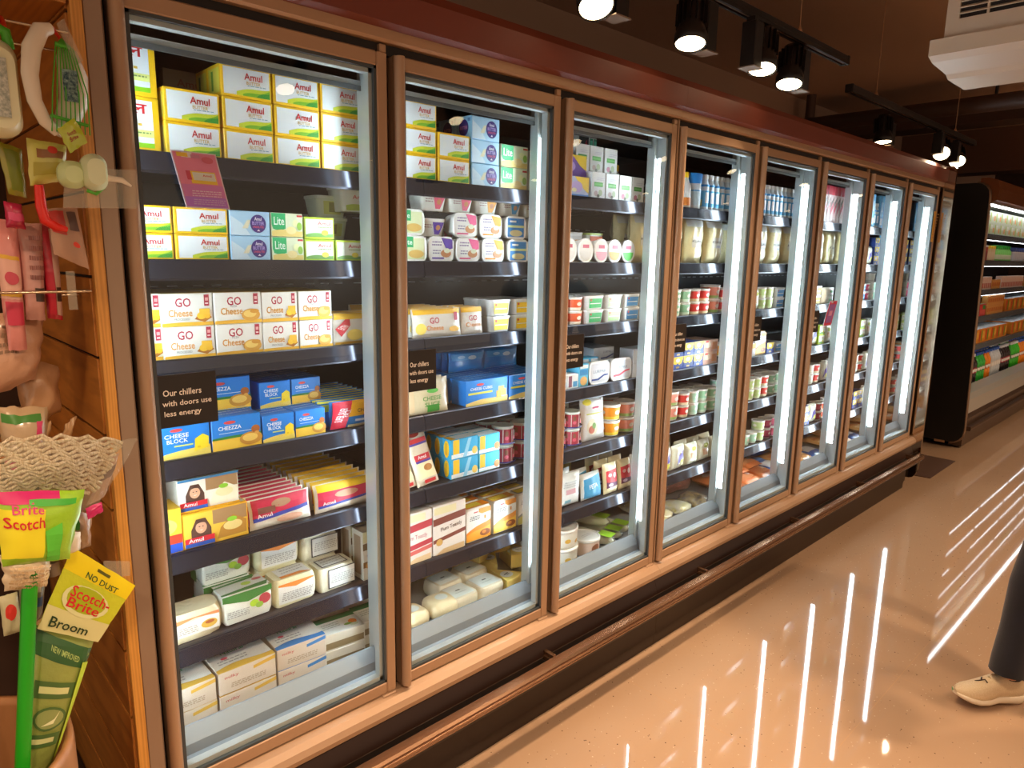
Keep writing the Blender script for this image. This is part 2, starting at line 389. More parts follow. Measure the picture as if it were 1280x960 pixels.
def chiller(name, i0, i1, label):
    xa, xb = i0 * DW, i1 * DW
    ea, eb = (xa - .03 if i0 == 0 else xa + .0005), (xb + .03 if i1 == 8 else xb - .0005)
    root = empty(name, (0, 0, 0), label, 'refrigerator', group='glass door chillers along the wall')
    def P(nm, mb, parent=root): return mb.build(nm, parent)
    c = MB()                                                                  # insulated body
    c.box(ea, eb, .76, .9, .02, 2.16, LINER)
    c.box(ea, eb, .03, .76, 2.075, 2.2, LINER)
    c.box(ea, eb, .05, .76, .26, .36, LINER)
    c.box(ea + .05, eb - .05, .02, .9, .012, .26, DARKSLOT)
    if i0 == 0: c.box(ea, xa - .0, .04, .76, .36, 2.075, LINER)
    if i1 == 8: c.box(xb + .003, eb, .04, .76, .36, 2.075, LINER)
    P('cabinet', c)
    if i0 == 0:
        e = MB(); e.box(-.03, .004, -.006, .9, .0, 2.16, STEEL_WARM, .003); e.build('end_panel', root)
    b = MB(); b.box(xa, xb, .70, .72, .40, 2.07, M('#130d0d', .3))
    k = 0                                                                     # air slots in the back panel
    for z in SH + [2.03]:
        x = xa + .06
        while x < xb - .06:
            b.box(x, x + .03, .6985, .7005, z - .085, z - .081, M('#b9c2c9', .4)); x += .055 if k % 3 else .075; k += 1
    P('back_panel', b)
    h = MB(); h.prism([(-.006, 2.084), (-.012, 2.09), (-.012, 2.112), (.03, 2.112), (.03, 2.084)], ea, eb, BRONZE_X); h.box(ea, eb, .012, .03, 2.06, 2.084, DARKSLOT)
    P('header_rail', h)
    t = MB(); t.prism([(-.014, 2.112), (-.03, 2.122), (-.034, 2.19), (-.02, 2.215), (.04, 2.215), (.04, 2.112)], ea, eb, FASCIA); P('top_fascia', t)
    s = MB(); s.prism([(.03, .357), (.0, .357), (-.018, .352), (-.033, .34), (-.04, .324), (-.036, .308), (-.022, .298), (.03, .298)], ea, eb, BRONZE_X, 'x'); s.box(ea, eb, -.004, .03, .290, .299, M('#8c7868', .35, .6)); P('sill_rail', s)
    kp = MB(); kp.prism([(-.004, .292), (-.012, .285), (-.03, .232), (-.028, .226), (.02, .226), (.02, .292)], ea, eb, KICK); kp.box(ea, eb, .0, .02, .17, .226, DARKSLOT); P('front_panel', kp)
    bm = MB(); bm.prism([(-.07, .245), (-.098, .243), (-.104, .236), (-.098, .231), (-.105, .227), (-.106, .222), (-.101, .219), (-.104, .215), (-.102, .209), (-.094, .206), (-.07, .206)], ea, eb + (.0 if i1 < 8 else -.01), BRASS_X)
    bm.prism([(-.07, .238), (-.066, .238), (-.066, .19), (-.088, .188), (-.092, .206), (-.07, .206)], ea, eb, KICK_RED)
    x = xa + .3
    while x < xb:
        bm.box(x, x + .03, -.07, .002, .222, .236, BRASS_X); bm.box(x + .005, x + .02, -.07, -.0, .232, .25, BRASS_X); x += .9
    P('bumper_rail', bm)
    kk = MB(); kk.prism([(-.02, .0), (-.022, .05), (-.03, .055), (-.03, .175), (.015, .185), (.02, .18), (.02, .0)], ea, eb - (.0 if i1 < 8 else .12), KICK_RED); P('kick_plate', kk)
    g = MB()                                                                   # white air grille above the door opening
    g.box(xa + .002, xb - .0205, .10, .118, 1.995, 2.012, GREY_IN); g.box(xa + .002, xb - .0205, .098, .102, 1.988, 2.0, M('#5a6062', .35, .2))
    x = xa + .03
    g.box(xa + .002, xb - .0205, .058, .062, 2.02, 2.033, WHITE_P)
    P('air_grille', g)
    dk = MB()                                                                  # bottom tray and its raised lip
    dk.prism([(.045, .375), (.045, .397), (.062, .402), (.068, .425), (.092, .458), (.098, .458), (.104, .405), (.695, .405), (.695, .375)], xa + .001, xb - (.0205 if i1 < 8 else .001), DECK); P('bottom_tray', dk)
    for n, z in enumerate(SH):
        for jn, (sa, sb) in enumerate([(xa + (xb - xa) * q / ((i1 - i0)), xa + (xb - xa) * (q + 1) / (i1 - i0)) for q in range(i1 - i0)] if False else ([(xa, xa + .82), (xa + .82, xb)] if i1 - i0 == 3 else [(xa, xa + 1.03), (xa + 1.03, xa + 2.06), (xa + 2.06, xb)])):
            q = MB(); d = .48 + (.04 if n > 3 else 0)
            q.box(sa + .002, sb - .002, YS + .01, YS + d, z - .022, z, SHELF_TOP)
            q.box(sa + .01, sa + .03, YS + .22, .695, z - .034, z - .022, SHELF_TOP); q.box(sb - .03, sb - .01, YS + .22, .695, z - .034, z - .022, SHELF_TOP)
            so = P('shelf', q)
            q = MB(); q.prism([(YS + .012, z + .004), (YS + .004, z + .004), (YS, z - .0), (YS - .006, z - .036), (YS - .003, z - .043), (YS + .008, z - .043), (YS + .012, z - .03)], sa + .0015, sb - .0015, SHELF_EDGE)
            q.prism([(YS - .0005, z + .002), (YS - .0025, z + .002), (YS - .0085, z - .038), (YS - .0065, z - .038)], sa + .0015, sb - .0015, M('#30323e', .16, .6))
            q.build('price_rail', so)
    em = M('#000000', .4, 0, 'emit', ecol=TUBE_COL, e=TUBE_STR)
    for i in range(i0, i1 + 1):
        if i == i1 and i1 != 8: continue                                       # shared mullion belongs to the next case
        x = i * DW; q = MB()
        q.box((x + .0045) if i == 0 else x - .019, (x - .001) if i == 8 else x + .019, .083, .12, .37, 2.05, GREY_IN, .003); q.box(x - .003 if i else x + .0045, x + .003 if i < 8 else x - .001, .038, .084, .37, 2.05, GREY_IN)
        q.box(x - .010 if i else x + .0045, x + .030 if i < 8 else x - .001, .0335, .0375, .3605, 2.059, BLACK_M); mu = P('mullion', q)
        for sgn in (-1, 1):
            if (sgn == -1 and i == 0) or (sgn == 1 and i == 8): continue
            q = MB(); xs = (x - .003 if i < 8 else x - .0015) if sgn < 0 else (x + .003 if i else x + .0065); xa_, xb_ = (xs - .003, xs) if sgn < 0 else (xs, xs + .003)
            q.box(xa_, xb_, .052, .076, .52, 1.95, em); q.box(xs - .001, xs + .001, .041, .081, .52, 1.95, GREY_IN)
            for zc in (.505, 1.95): q.box(xa_ - .001, xb_ + .001, .04, .082, zc, zc + .015, GREY_IN)
            q.build('light_tube', mu)
    if i0 != 0:                                                                 # joint strip between the cases
        q = MB(); q.box(xa + .0008, xa + .0068, -.002, .034, .357, 2.084, BRONZE, .002); P('joint_strip', q)
    for i in range(i0, i1): door_part(root, i)
    if i1 == 8:
        q = MB(); q.box(xb + .0005, xb + .0028, .122, .70, .405, 2.07, M('#ccd2d6', .07, 1.0)); P('side_lining', q)
        e = MB()                                                                # polished end panel, proud of the doors, rounded foot
        prof = [(.9, .0), (.9, 2.215), (-.06, 2.215), (-.075, 2.2), (-.075, .16)] + [(-.075 + .055 * (1 - math.cos(a)), .16 - .11 * math.sin(a)) for a in (PI / 8, PI / 4, 3 * PI / 8, PI / 2)] + [(.02, .05), (.02, 0)]
        e.prism([(y, z) for y, z in prof], xb + .03, xb + .05, M('#c9b8a4', .08, 1.0)); e.build('end_panel', root)
    return root
chiller('glass_door_chiller', 0, 3, 'near bronze-framed chiller of three glass doors beside the wooden shelving')
chiller('glass_door_chiller', 3, 8, 'far bronze-framed chiller of five glass doors ending by the black panel')
# small thermostat display hung under the chiller roof behind door three
m = MB(); m.box(0, .13, 0, .03, 0, .05, M('#d5dcdc', .4), .002)
prints(m, [('r', .2, .2, .62, .95, '#15130f'), ('t', '6', .52, .5, .1, .5, '#d8304a'), ('r', .66, .15, .8, .9, '#16a07a'), ('r', .83, .15, .97, .9, '#16a07a'), ('r', .68, .3, .78, .75, '#6ff0cf'), ('r', .85, .3, .95, .75, '#6ff0cf')], lambda u, v, k: (u * .13, -.0004 * k, v * .05))
tag(m.build('thermostat', loc=(1.60, .26, 1.975)), 'small thermostat with red digit and green buttons under the chiller roof', 'thermostat')

# ------------------------------------------------------------------ wooden shelving bay on the left
OAK = M('#bd7c36', .42, 0, 'wood', dark='#a1662a', scale=(14, 2.2, 14)); OAK_E = M('#d69a48', .42, 0, 'wood', dark='#b97d33', scale=(30, 30, 2))
bay = empty('wooden_shelving_bay', (-.5, .4, 0), 'oak-clad shelving bay with slatted side panel left of the chiller', 'shelving')
def PB(nm, mb): return mb.build(nm, bay, loc=(.5, -.4, 0))
m = MB(); m.box(-.050, -.0305, -.012, .0085, .0, 2.3, OAK_E, .001); PB('edge_post', m)
m = MB(); m.box(-.048, -.032, .01, .88, 0, 2.3, M('#1a0f08', .7))
z = .593 - .158 * 4 + .005
zs = 0.0
while zs < 2.28:
    zt = min(2.28, (math.floor((zs - .5925 + 1e-6) / .1568) + 1) * .1568 + .5925 - .0)
    m.box(-.054, -.047, .0095, .88, zs + .003, zt - .003, OAK, .0008); zs = zt
PB('slatted_side_panel', m)
m = MB(); m.box(-1.3, -.055, -.012, .88, 2.01, 2.05, OAK, .001); PB('top_board', m)
m = MB(); m.box(-1.3, -.055, .80, .88, 0, 2.01, M('#3a2314', .7)); PB('back_board', m)
m = MB(); m.box(-1.3, -.056, .26, .79, .0, .14, M('#2a170c', .6)); PB('base_plinth', m)
m = MB(); m.box(-1.3, -.056, .3, .79, 1.13, 1.15, OAK); PB('mid_shelf', m)

# ------------------------------------------------------------------ open drinks cooler beyond the doored chiller
X2, L2 = 6.42, 5.6
oc = empty('open_display_cooler', (X2, .3, 0), 'open multi-deck drinks cooler with black end panel beyond the chiller', 'refrigerator')
def PC(nm, mb): return mb.build(nm, oc, loc=(-X2, -.3, 0))
m = MB(); R_ = .1
prof = [(1.05, .05), (1.05, 2.23), (.14, 2.23)] + [(.14 - R_ * math.sin(a), 2.13 + R_ * math.cos(a)) for a in (PI / 8, PI / 4, 3 * PI / 8, PI / 2)] + [(.04, 2.13), (-.01, .17)] + [(.09 - .1 * math.cos(a), .15 - .1 * math.sin(a)) for a in (PI / 8, PI / 4, 3 * PI / 8, PI / 2)]
m.prism(prof, X2, X2 + .035, M('#0c0908', .4)); PC('end_panel', m)
m = MB(); edge = [(y, z) for y, z in prof[2:]]
m.tube([(X2 + .015, y - .004, z) for y, z in edge], .012, M('#8a7360', .3, .7), 6); m.box(X2 - .004, X2 + .002, .12, .2, .035, .055, M('#b08b6a', .3, .6)); PC('edge_trim', m)
m = MB(); m.box(X2 + .035, X2 + L2, .95, 1.05, .05, 2.23, LINER); m.box(X2 + .035, X2 + L2, .1, .95, .1, .34, KICK); m.box(X2 + .035, X2 + L2, .12, .95, 2.12, 2.23, LINER); PC('cabinet', m)
m = MB(); m.prism([(.06, 2.27), (-.0, 2.25), (-.02, 2.18), (-.01, 2.09), (.05, 2.065), (.12, 2.08), (.12, 2.27)], X2 + .036, X2 + L2, M('#84502e', .35, .5)); PC('canopy', m)
m = MB(); m.prism([(-.0, .42), (.02, .47), (.12, .49), (.14, .46), (.14, .30), (.0, .30)], X2 + .036, X2 + L2, M('#b9b7b0', .3, .4)); PC('front_lip', m)
m = MB(); m.prism([(.0, .30), (-.02, .27), (-.01, .20), (-.05, .20), (-.055, .185), (-.05, .165), (.0, .16), (.0, .02), (.1, .02), (.1, .30)], X2 + .036, X2 + L2, M('#5a463a', .3, .5)); PC('front_panel', m)
OC_SH = [1.83, 1.605, 1.355, 1.13, .895]
em2 = M('#000000', .4, 0, 'emit', ecol=(.92, .97, 1.0), e=16.0)
em3 = M('#000000', .4, 0, 'emit', ecol=(.92, .97, 1.0), e=7.0)
for n, z in enumerate(OC_SH):
    d0 = .10 - .018 * n
    q = MB(); q.box(X2 + .04, X2 + L2, d0, .9, z - .02, z, SHELF_TOP); q.box(X2 + .04, X2 + L2, d0 - .012, d0, z - .045, z + .004, M('#7c8590', .25, .5)); so = PC('shelf', q)
    q = MB(); x = X2 + .06
    while x < X2 + L2 - .3:
        q.box(x, x + 1.15, d0 + .004, d0 + .012, z - .05, z - .046, em3); x += 1.22
    q.build('light_strip', so)
q = MB(); q.box(X2 + .05, X2 + 1.2, .03, .05, 2.05, 2.062, em2); q.box(X2 + 1.25, X2 + 2.4, .03, .05, 2.05, 2.062, em2); q.box(X2 + 2.45, X2 + L2 - .05, .03, .05, 2.05, 2.062, em2); q.box(X2 + .04, X2 + L2, .02, .9, 2.063, 2.08, M('#9a9c9c', .3, .3)); PC('canopy_light', q)
m = MB(); m.box(X2 + .036, X2 + L2, .14, .9, .43, .45, DECK); PC('bottom_tray', m)

# dark floor mat in the gap between the coolers
m = MB(); m.prism([(5.30, -.09), (5.96, -.085), (5.97, .22), (5.26, .20)], .0005, .006, M('#4a3022', .8), 'z'); tag(m.build('floor_mat'), 'brown floor mat in the gap before the black end panel', 'mat')
# ------------------------------------------------------------------ goods: shapes
def fine(u0, v0, u1, v1, col, rows=2, seed=1):
    """rows of small print too small to read"""
    rnd = random.Random(seed); out = []; h = (v1 - v0) / rows
    for r in range(rows):
        u = u0
        while u < u1 - .01:
            w = rnd.uniform(.03, .09); e = min(u + w, u1)
            out.append(('r', u, v0 + r * h + h * .25, e, v0 + r * h + h * .7, col)); u = e + .015
    return out

def F_box(w, d, h, e=.00025): return lambda u, v, k: ((u - .5) * w, -e * k, v * h)
def T_box(w, d, h, e=.00025): return lambda u, v, k: ((u - .5) * w, v * d, h + e * k)
def L_box(w, d, h, e=.00025): return lambda u, v, k: (-w / 2 - e * k, (1 - u) * d, v * h)

def carton(name, w, d, h, base, F=(), T=(), L=(), top=None, bev=.0015, film=False, rough=.4):
    def mk():
        m = MB(); kd = 'film' if film else 'plain'
        m.box(-w / 2, w / 2, 0, d, 0, h, M(base, rough, 0, kd), bev)
        prints(m, F, F_box(w, d, h), rough=rough, kind='plain')
        if top: prints(m, [('r', .01, .01, .99, .99, top)], T_box(w, d, h))
        prints(m, T, lambda u, v, k: T_box(w, d, h)(u, v, k + 1)); prints(m, L, L_box(w, d, h))
        return m.build(name)
    return dict(mk=mk, w=w, d=d, h=h)

def rrect(hw, hh, r, n=4):
    P = []
    for cx, cy, a0 in ((hw - r, hh - r, 0), (-hw + r, hh - r, PI / 2), (-hw + r, -hh + r, PI), (hw - r, -hh + r, 1.5 * PI)):
        P += [(cx + r * math.cos(a0 + PI / 2 * i / n), cy + r * math.sin(a0 + PI / 2 * i / n)) for i in range(n + 1)]
    return P

def tub_front(name, w, d, h, body, lid, F, lean=0.0, r=.02):
    """rounded tub stood on its side so that the printed lid faces out"""
    def mk():
        m = MB(); n = len(rrect(1, 1, .2)); R = []
        for y, s_ in ((.008, .95), (.012, .93), (d * .9, .80), (d, .76)):
            R.append([(x * s_, y, h / 2 + z * s_) for x, z in rrect(w / 2, h / 2, r)])
        m.rings(R, M(body, .35), True, True); o = m.build(name)
        l = MB(); R = [[(x * s_, y, h / 2 + z * s_) for x, z in rrect(w / 2, h / 2, r)] for y, s_ in ((.010, .985), (.002, 1.0), (.0, .97), (.0015, .93), (.0018, .90))]
        l.rings(R, M(lid, .3), True, False)
        prints(l, F, lambda u, v, k: ((u - .5) * w, .0012 - .0003 * k, v * h)); l.build('lid', o)
        return o
    return dict(mk=mk, w=w, d=d, h=h)

def tub_up(name, w, d, h, body, lid, F, r=.018, taper=.82, L=()):
    def mk():
        m = MB(); R = []
        for z, s_ in ((0, taper - .02), (.004, taper), (h * .86, .96)):
            R.append([(x * s_, d / 2 + y * s_, z) for x, y in rrect(w / 2, d / 2, r)])
        m.rings(R, M(body, .35), True, True)
        sc_ = lambda v: taper + (.96 - taper) * v / .86
        prints(m, F, lambda u, v, k: ((u - .5) * w * sc_(v), d / 2 - d / 2 * sc_(v) - .0004 * k, v * h))
        prints(m, L, lambda u, v, k: (-w / 2 * sc_(v) - .0004 * k, d / 2 + (.5 - u) * d * sc_(v), v * h))
        o = m.build(name)
        l = MB(); l.rings([[(x * s_, d / 2 + y * s_, z) for x, y in rrect(w / 2, d / 2, r)] for z, s_ in ((h * .86, .97), (h * .87, 1.0), (h * .985, 1.0), (h, .97), (h - .0015, .9))], M(lid, .3), True, False)
        l.build('lid', o); return o
    return dict(mk=mk, w=w, d=d, h=h)

def cup(name, r, h, body, lid, spec, taper=.85, lid_h=.12, top=()):
    """round tub or tin with a wrap-round printed band"""
    def mk():
        m = MB(); c = (0, r, 0); hb = h * (1 - lid_h)
        m.lathe([(r * taper * .95, 0), (r * taper, .002), (r * .96, hb)], M(body, .35), c, 48)
        def fm(u, v, k):
            a = -PI / 2 + (u - .5) * 2 * PI; rr = r * (taper + (.96 - taper) * v / (1 - lid_h)) + .0004 * k
            return (rr * math.cos(a), r + rr * math.sin(a), v * h)
        prints(m, spec, fm, curved=48); o = m.build(name)
        l = MB(); l.lathe([(r * .97, hb), (r, hb + .001), (r, h - .001), (r * .98, h), (r * .9, h), (r * .88, h - .002)], M(lid, .3), c, 24)
        prints(l, top, lambda u, v, k: ((u - .5) * 2 * r, r + (v - .5) * 2 * r, h - .002 + .0003 * k)); l.build('lid', o)
        return o
    return dict(mk=mk, w=2 * r, d=2 * r, h=h)

def bottle(name, r, h, body, cap, spec, neck=.35, sh=.72, capname='cap', mid=None, ch=.1):
    def mk():
        m = MB(); c = (0, r, 0)
        pr = [(r * .9, 0), (r, .004), (r, h * .25)]
        if mid: pr += [(r * mid, h * .42), (r, h * .58)]
        pr += [(r, h * sh), (r * .8, h * (sh + .08)), (r * neck * 1.1, h * (.96 - ch)), (r * neck, h * (1 - ch))]
        m.lathe(pr, M(body, .2), c, 16)
        prints(m, spec, lambda u, v, k: ((r + .0004 * k) * math.cos(-PI / 2 + (u - .5) * 2 * PI), r + (r + .0004 * k) * math.sin(-PI / 2 + (u - .5) * 2 * PI), v * h), curved=32)
        o = m.build(name); l = MB(); l.lathe([(r * neck * 1.25, h * (1 - ch) - .004), (r * neck * 1.25, h - .002), (r * neck * 1.1, h)], M(cap, .35), c, 14); l.build(capname, o)
        return o
    return dict(mk=mk, w=2 * r, d=2 * r, h=h)

def pouch(name, w, h, t, base, F, nu=12, nv=12, crinkle=.0015, seed=0, seal=.06, edge=None, lean=0, sidecol=None, film=True):
    """filled flexible pack standing up: pillow with sealed ends"""
    def mk():
        m = MB(); mt = M(base, .32, 0, 'film' if film else 'plain')
        def bul(u, v):
            a = max(0, 1 - abs(2 * u - 1) ** 3.2); b_ = max(0, 1 - abs(2 * v - 1) ** 5)
            return (a * b_) ** .6
        def nz(u, v): return noise.noise(Vector((u * 6 + seed, v * 6, seed * 1.7))) * crinkle * (1.4 if min(u, 1 - u, v, 1 - v) > .01 else .7)
        def front(u, v, k=0):
            x = (u - .5) * w * (1 - .03 * math.sin(v * PI)); return (x, t / 2 - t * .43 * bul(u, v) - .0008 - nz(u, v) - .00045 * k, v * h)
        def back(u, v): return ((.5 - u) * w, t / 2 + t * .43 * bul(u, v) + .0008 + nz(u, v), v * h)
        m.grid(lambda u, v: front(u, v), nu, nv, mt); m.grid(back, nu, nv, M(sidecol or base, .32, 0, 'film'))
        def fm(u, v, k): return front(u, v, k + 1.2)
        prints(m, F, fm, curved=True); return m.build(name)
    return dict(mk=mk, w=w, d=t, h=h)

def block(name, w, d, h, mat, F=(), T=(), r=.008, crk=.0015, seed=0, L=()):
    """soft-edged wrapped block (bags of cheese, dough...) """
    def mk():
        m = MB(); n = 6; R = []
        for i in range(n + 1):
            z = h * i / n; s_ = 1 - .10 * abs(2 * i / n - 1) ** 4
            R.append([(x * s_ + noise.noise(Vector((x * 40, y * 40, z * 30 + seed))) * crk, d / 2 + y * s_ + noise.noise(Vector((x * 40 + 9, y * 40, z * 30 + seed))) * crk, z) for x, y in rrect(w / 2, d / 2, r, 5)])
        m.rings(R, mat, True, True)
        prints(m, F, lambda u, v, k: ((u - .5) * w, -.0012 - .0003 * k, v * h)); prints(m, T, lambda u, v, k: ((u - .5) * w, v * d, h + .0012 + .0003 * k)); prints(m, L, lambda u, v, k: (-w / 2 - .0012 - .0003 * k, (1 - u) * d, v * h))
        return m.build(name)
    return dict(mk=mk, w=w, d=d, h=h)

def blob_bag(name, w, d, h, base, c2, seed=0, T=(), scale=45, lump=.012, kind_clear=True, bag_col='#f4f6f4'):
    """lumpy bag lying down (frozen pieces, round cheese) in clear film"""
    def mk():
        m = MB()
        def f(u, v):
            a, b_ = 2 * PI * u, PI * v
            x = math.copysign(abs(math.cos(a)) ** .6, math.cos(a)) * math.sin(b_) ** .55; y = math.copysign(abs(math.sin(a)) ** .6, math.sin(a)) * math.sin(b_) ** .55; z = -math.cos(b_)
            k = 1 + noise.noise(Vector((x * 2.2 + seed, y * 2.2, z * 2))) * lump * 12
            return (x * w / 2 * k, d / 2 + y * d / 2 * k, h / 2 + z * h / 2 * (k if z > 0 else 1))
        m.grid(f, 28, 14, M(base, .4, 0, 'mottle', c2=c2, scale=scale, bump=.8, dist=.01))
        for it in T: prints(m, [it], lambda u, v, k: ((u - .5) * w, v * d, h * (1.0 + .03 * (1 - abs(2 * u - 1))) + .0006 * k), curved=False)
        o = m.build(name)
        if kind_clear:
            b2 = MB(); b2.grid(lambda u, v: (lambda p: (p[0] * 1.06, d / 2 + (p[1] - d / 2) * 1.06, p[2] * 1.04 + .0005))(f(u, v)), 28, 12, M(bag_col, .12, 0, 'clear', cover=.22)); b2.build('bag_film', o)
        return o
    return dict(mk=mk, w=w, d=d, h=h)

def wedge(name, R_, ang, h, seed=0):
    def mk():
        m = MB(); a0 = -ang / 2; n = 7
        top = [(0, 0)] + [(R_ * math.sin(a0 + ang * i / n), -R_ * math.cos(a0 + ang * i / n)) for i in range(n + 1)]
        top = [(x, y + R_) for x, y in top]
        yel = M('#f0dc84', .42, 0, 'mottle', c2='#e8cf6c', scale=18, bump=.1); rind = M('#e3c465', .5)
        V = [(x, y, z) for z in (0, .004, h - .004, h) for x, y in [(p[0] * (.985 if z in (0, h) else 1), R_ + (p[1] - R_) * (.985 if z in (0, h) else 1)) for p in top]]; k = len(top)
        for L_ in range(3):
            for i in range(k):
                m.add([V[L_ * k + i], V[L_ * k + (i + 1) % k], V[(L_ + 1) * k + (i + 1) % k], V[(L_ + 1) * k + i]], [(0, 1, 2, 3)], rind if 0 < i < k - 1 else yel)
        m.add(V[3 * k:], [tuple(range(k))], yel); m.add(V[:k], [tuple(range(k))[::-1]], yel)
        prints(m, [('o', 0, R_ * .38, R_ * .22, R_ * .2, '#eef3f2'), ('r', -.012, R_ * .38, .012, R_ * .38 + .005, '#54605e'), ('r', -.008, R_ * .32, .01, R_ * .32 + .003, '#8a9492')], lambda u, v, k2: (u, v, h + .0004 * k2))
        return m.build(name)
    return dict(mk=mk, w=R_ * .8, d=R_, h=h)

# ------------------------------------------------------------------ goods: placing and describing
RUNS = []
def place(K, x, z, y=None, rz=0.0, shelf='', door='', rx=0.0, ry=0.0, group=None):
    if y is None: y = YS + .018
    if 'proto' not in K:
        o = K['proto'] = K['mk']()
    else: o = copy_tree(K['proto'])
    e = Euler((rx, ry, rz)); mt = e.to_matrix()
    if 'pts' not in K: K['pts'] = [v.co.copy() for q in [o] + list(o.children) for v in q.data.vertices][::2]
    key = (round(rx, 4), round(ry, 4), round(rz, 3))
    if key not in K.setdefault('low', {}):
        P = [mt @ p for p in K['pts']]; K['low'][key] = (min(p.z for p in P), min(p.y for p in P))
    lz, ly = K['low'][key]
    o.location = (x, y - ly, z - lz + .0008); o.rotation_euler = (rx, ry, rz)
    o['category'] = K['cat']
    RUNS.append((o, K, shelf, door, x, y, z)); return o

def run(K, si, di, xl, n=1, tiers=1, rows=1, gap=.002, y=None, jit=.0015, rz=0.0, dz=None, z=None, ystep=None, dx=None, skip=(), rx=0.0, tier_in=0.0):
    """a run of the same goods: columns to the right of xl, tiers up, rows back. si 0-5 shelf, 6 tray; di 1-8 door"""
    z0 = (SH[si] + .0006 if si < 6 else DECK_Z + .0006) if z is None else z
    z0 += K['h'] * 0
    y0 = YS + .018 if y is None else y
    for c in range(n):
        for t in range(tiers):
            for r in range(rows):
                if (c, t) in skip or (c, t, r) in skip: continue
                xx = xl + K['w'] / 2 + c * (dx or (K['w'] + gap))
                place(K, xx + random.uniform(-1, 1) * jit * (.4), z0 + t * ((dz or K['h']) + .0006), y0 + r * (ystep or K['d'] + .002) + t * tier_in + random.uniform(0, jit), rz + random.uniform(-1, 1) * jit * 4, si, di, rx)

def finish_labels():
    shelves = ['top shelf', 'second shelf', 'third shelf', 'fourth shelf', 'fifth shelf', 'sixth shelf', 'bottom tray']
    G = {}
    for it in RUNS: G.setdefault((it[1]['desc'], it[2], it[3]), []).append(it)
    for (desc, si, di), L_ in G.items():
        def clusters(vals, tol):
            vals = sorted(vals); out = [[vals[0]]]
            for v in vals[1:]:
                if v - out[-1][0] < tol: out[-1].append(v)
                else: out.append([v])
            return [sum(c) / len(c) for c in out]
        K = L_[0][1]
        xs = clusters([i[4] for i in L_], K['w'] * .55); ys = clusters([i[5] for i in L_], max(K['d'] * .5, .006)); zs = clusters([i[6] for i in L_], K['h'] * .4)
        near = lambda v, c: min(range(len(c)), key=lambda k: abs(c[k] - v))
        sh = shelves[si] if isinstance(si, int) else si; dr = f"{WORDS[di - 1]} door" if isinstance(di, int) else di
        seen = {}
        tot = len({(near(i[4], xs), near(i[5], ys), near(i[6], zs)) for i in L_})
        for (o, K, _, _, x, y, z) in L_:
            a, b_, c = near(x, xs), near(y, ys), near(z, zs)
            bits = [desc]
            if len(xs) > 1: bits.append('leftmost' if a == 0 else 'rightmost' if a == len(xs) - 1 else f"{ORD[a]} from left")
            if len(zs) > 1: bits.append({2: ['lower tier', 'upper tier'], 3: ['bottom tier', 'middle tier', 'topmost tier']}.get(len(zs), [f'{w_} tier' for w_ in ORD])[c])
            if len(ys) > 1: bits.append('front row' if b_ == 0 else 'rear row' if (b_ == len(ys) - 1) else f"{ORD[b_]} row")
            bits.append(f"{sh}, {dr}" if di else sh)
            o['label'] = ', '.join(bits)
            if len(L_) > 1: o['group'] = f"{K['pl']} on the {sh}, {dr}" if di else f"{K['pl']} on the {sh}"
ORD = ['first', 'second', 'third', 'fourth', 'fifth', 'sixth', 'seventh', 'eighth', 'ninth', 'tenth', 'eleventh', 'twelfth', 'thirteenth', 'fourteenth', 'fifteenth', 'sixteenth', 'seventeenth', 'eighteenth', 'nineteenth', 'twentieth', 'twenty-first', 'twenty-second', 'twenty-third', 'twenty-fourth', 'twenty-fifth', 'twenty-sixth', 'twenty-seventh', 'twenty-eighth']

def kd(k, desc, cat, pl): k.update(desc=desc, cat=cat, pl=pl); return k
# ------------------------------------------------------------------ goods: designs
Y_, W_ = '#f4c51c', '#e6eef2'
def butter_face(txt='Amul', sub='BUTTER'):
    return [('r', .055, .09, .965, .92, W_), ('p', swoosh(.30, .965, .20, .42, .04, .09), '#cfdc3c'), ('p', swoosh(.42, .965, .10, .36, .05, .09, ph=1), '#7fbf34'), ('p', swoosh(.7, .965, .12, .30, .03, .09), '#3f9a3a'),
            ('t', txt, .64, .70, .36, .22, '#c6222b'), ('t', sub, .64, .50, .28, .10, '#cdae58')] + fine(.52, .39, .9, .45, '#8fb4c0', 1)
K_BUT = kd(carton('butter_box', .119, .075, .0705, Y_, butter_face(), T=[('r', .06, .1, .94, .9, '#f7dc5c'), ('t', 'Amul', .5, .5, .4, .4, '#c6222b')], L=[('r', .1, .12, .9, .88, '#e8dd58'), ('r', .3, .2, .45, .8, '#6aa33a')]), 'yellow white butter box', 'box', 'yellow butter boxes')
K_BUTS = kd(carton('butter_box', .119, .09, .0585, Y_, butter_face(), T=[('r', .06, .1, .94, .9, '#f7dc5c')], L=[('r', .1, .12, .9, .88, '#e8dd58')]), 'short yellow butter box', 'box', 'short yellow butter boxes')
K_BIG = kd(carton('butter_box', .134, .09, .113, Y_, [('r', .03, .08, .9, .93, '#dfeaf2'), ('p', swoosh(.03, .9, .14, .2, .03, .08), '#8ed022'), ('r', .03, .27, .9, .40, '#dfe98a'), ('t', 'अमूल', .45, .74, .74, .24, '#cf2a31'), ('r', .12, .575, .62, .595, '#5c9ed6')] + fine(.12, .56, .62, .61, '#5c9ed6', 1) + fine(.12, .44, .72, .54, '#d9b440', 1, 4) + fine(.08, .31, .84, .37, '#7d9c5a', 1, 7)), 'big Hindi-lettered butter box', 'box', 'big butter boxes with Hindi lettering')
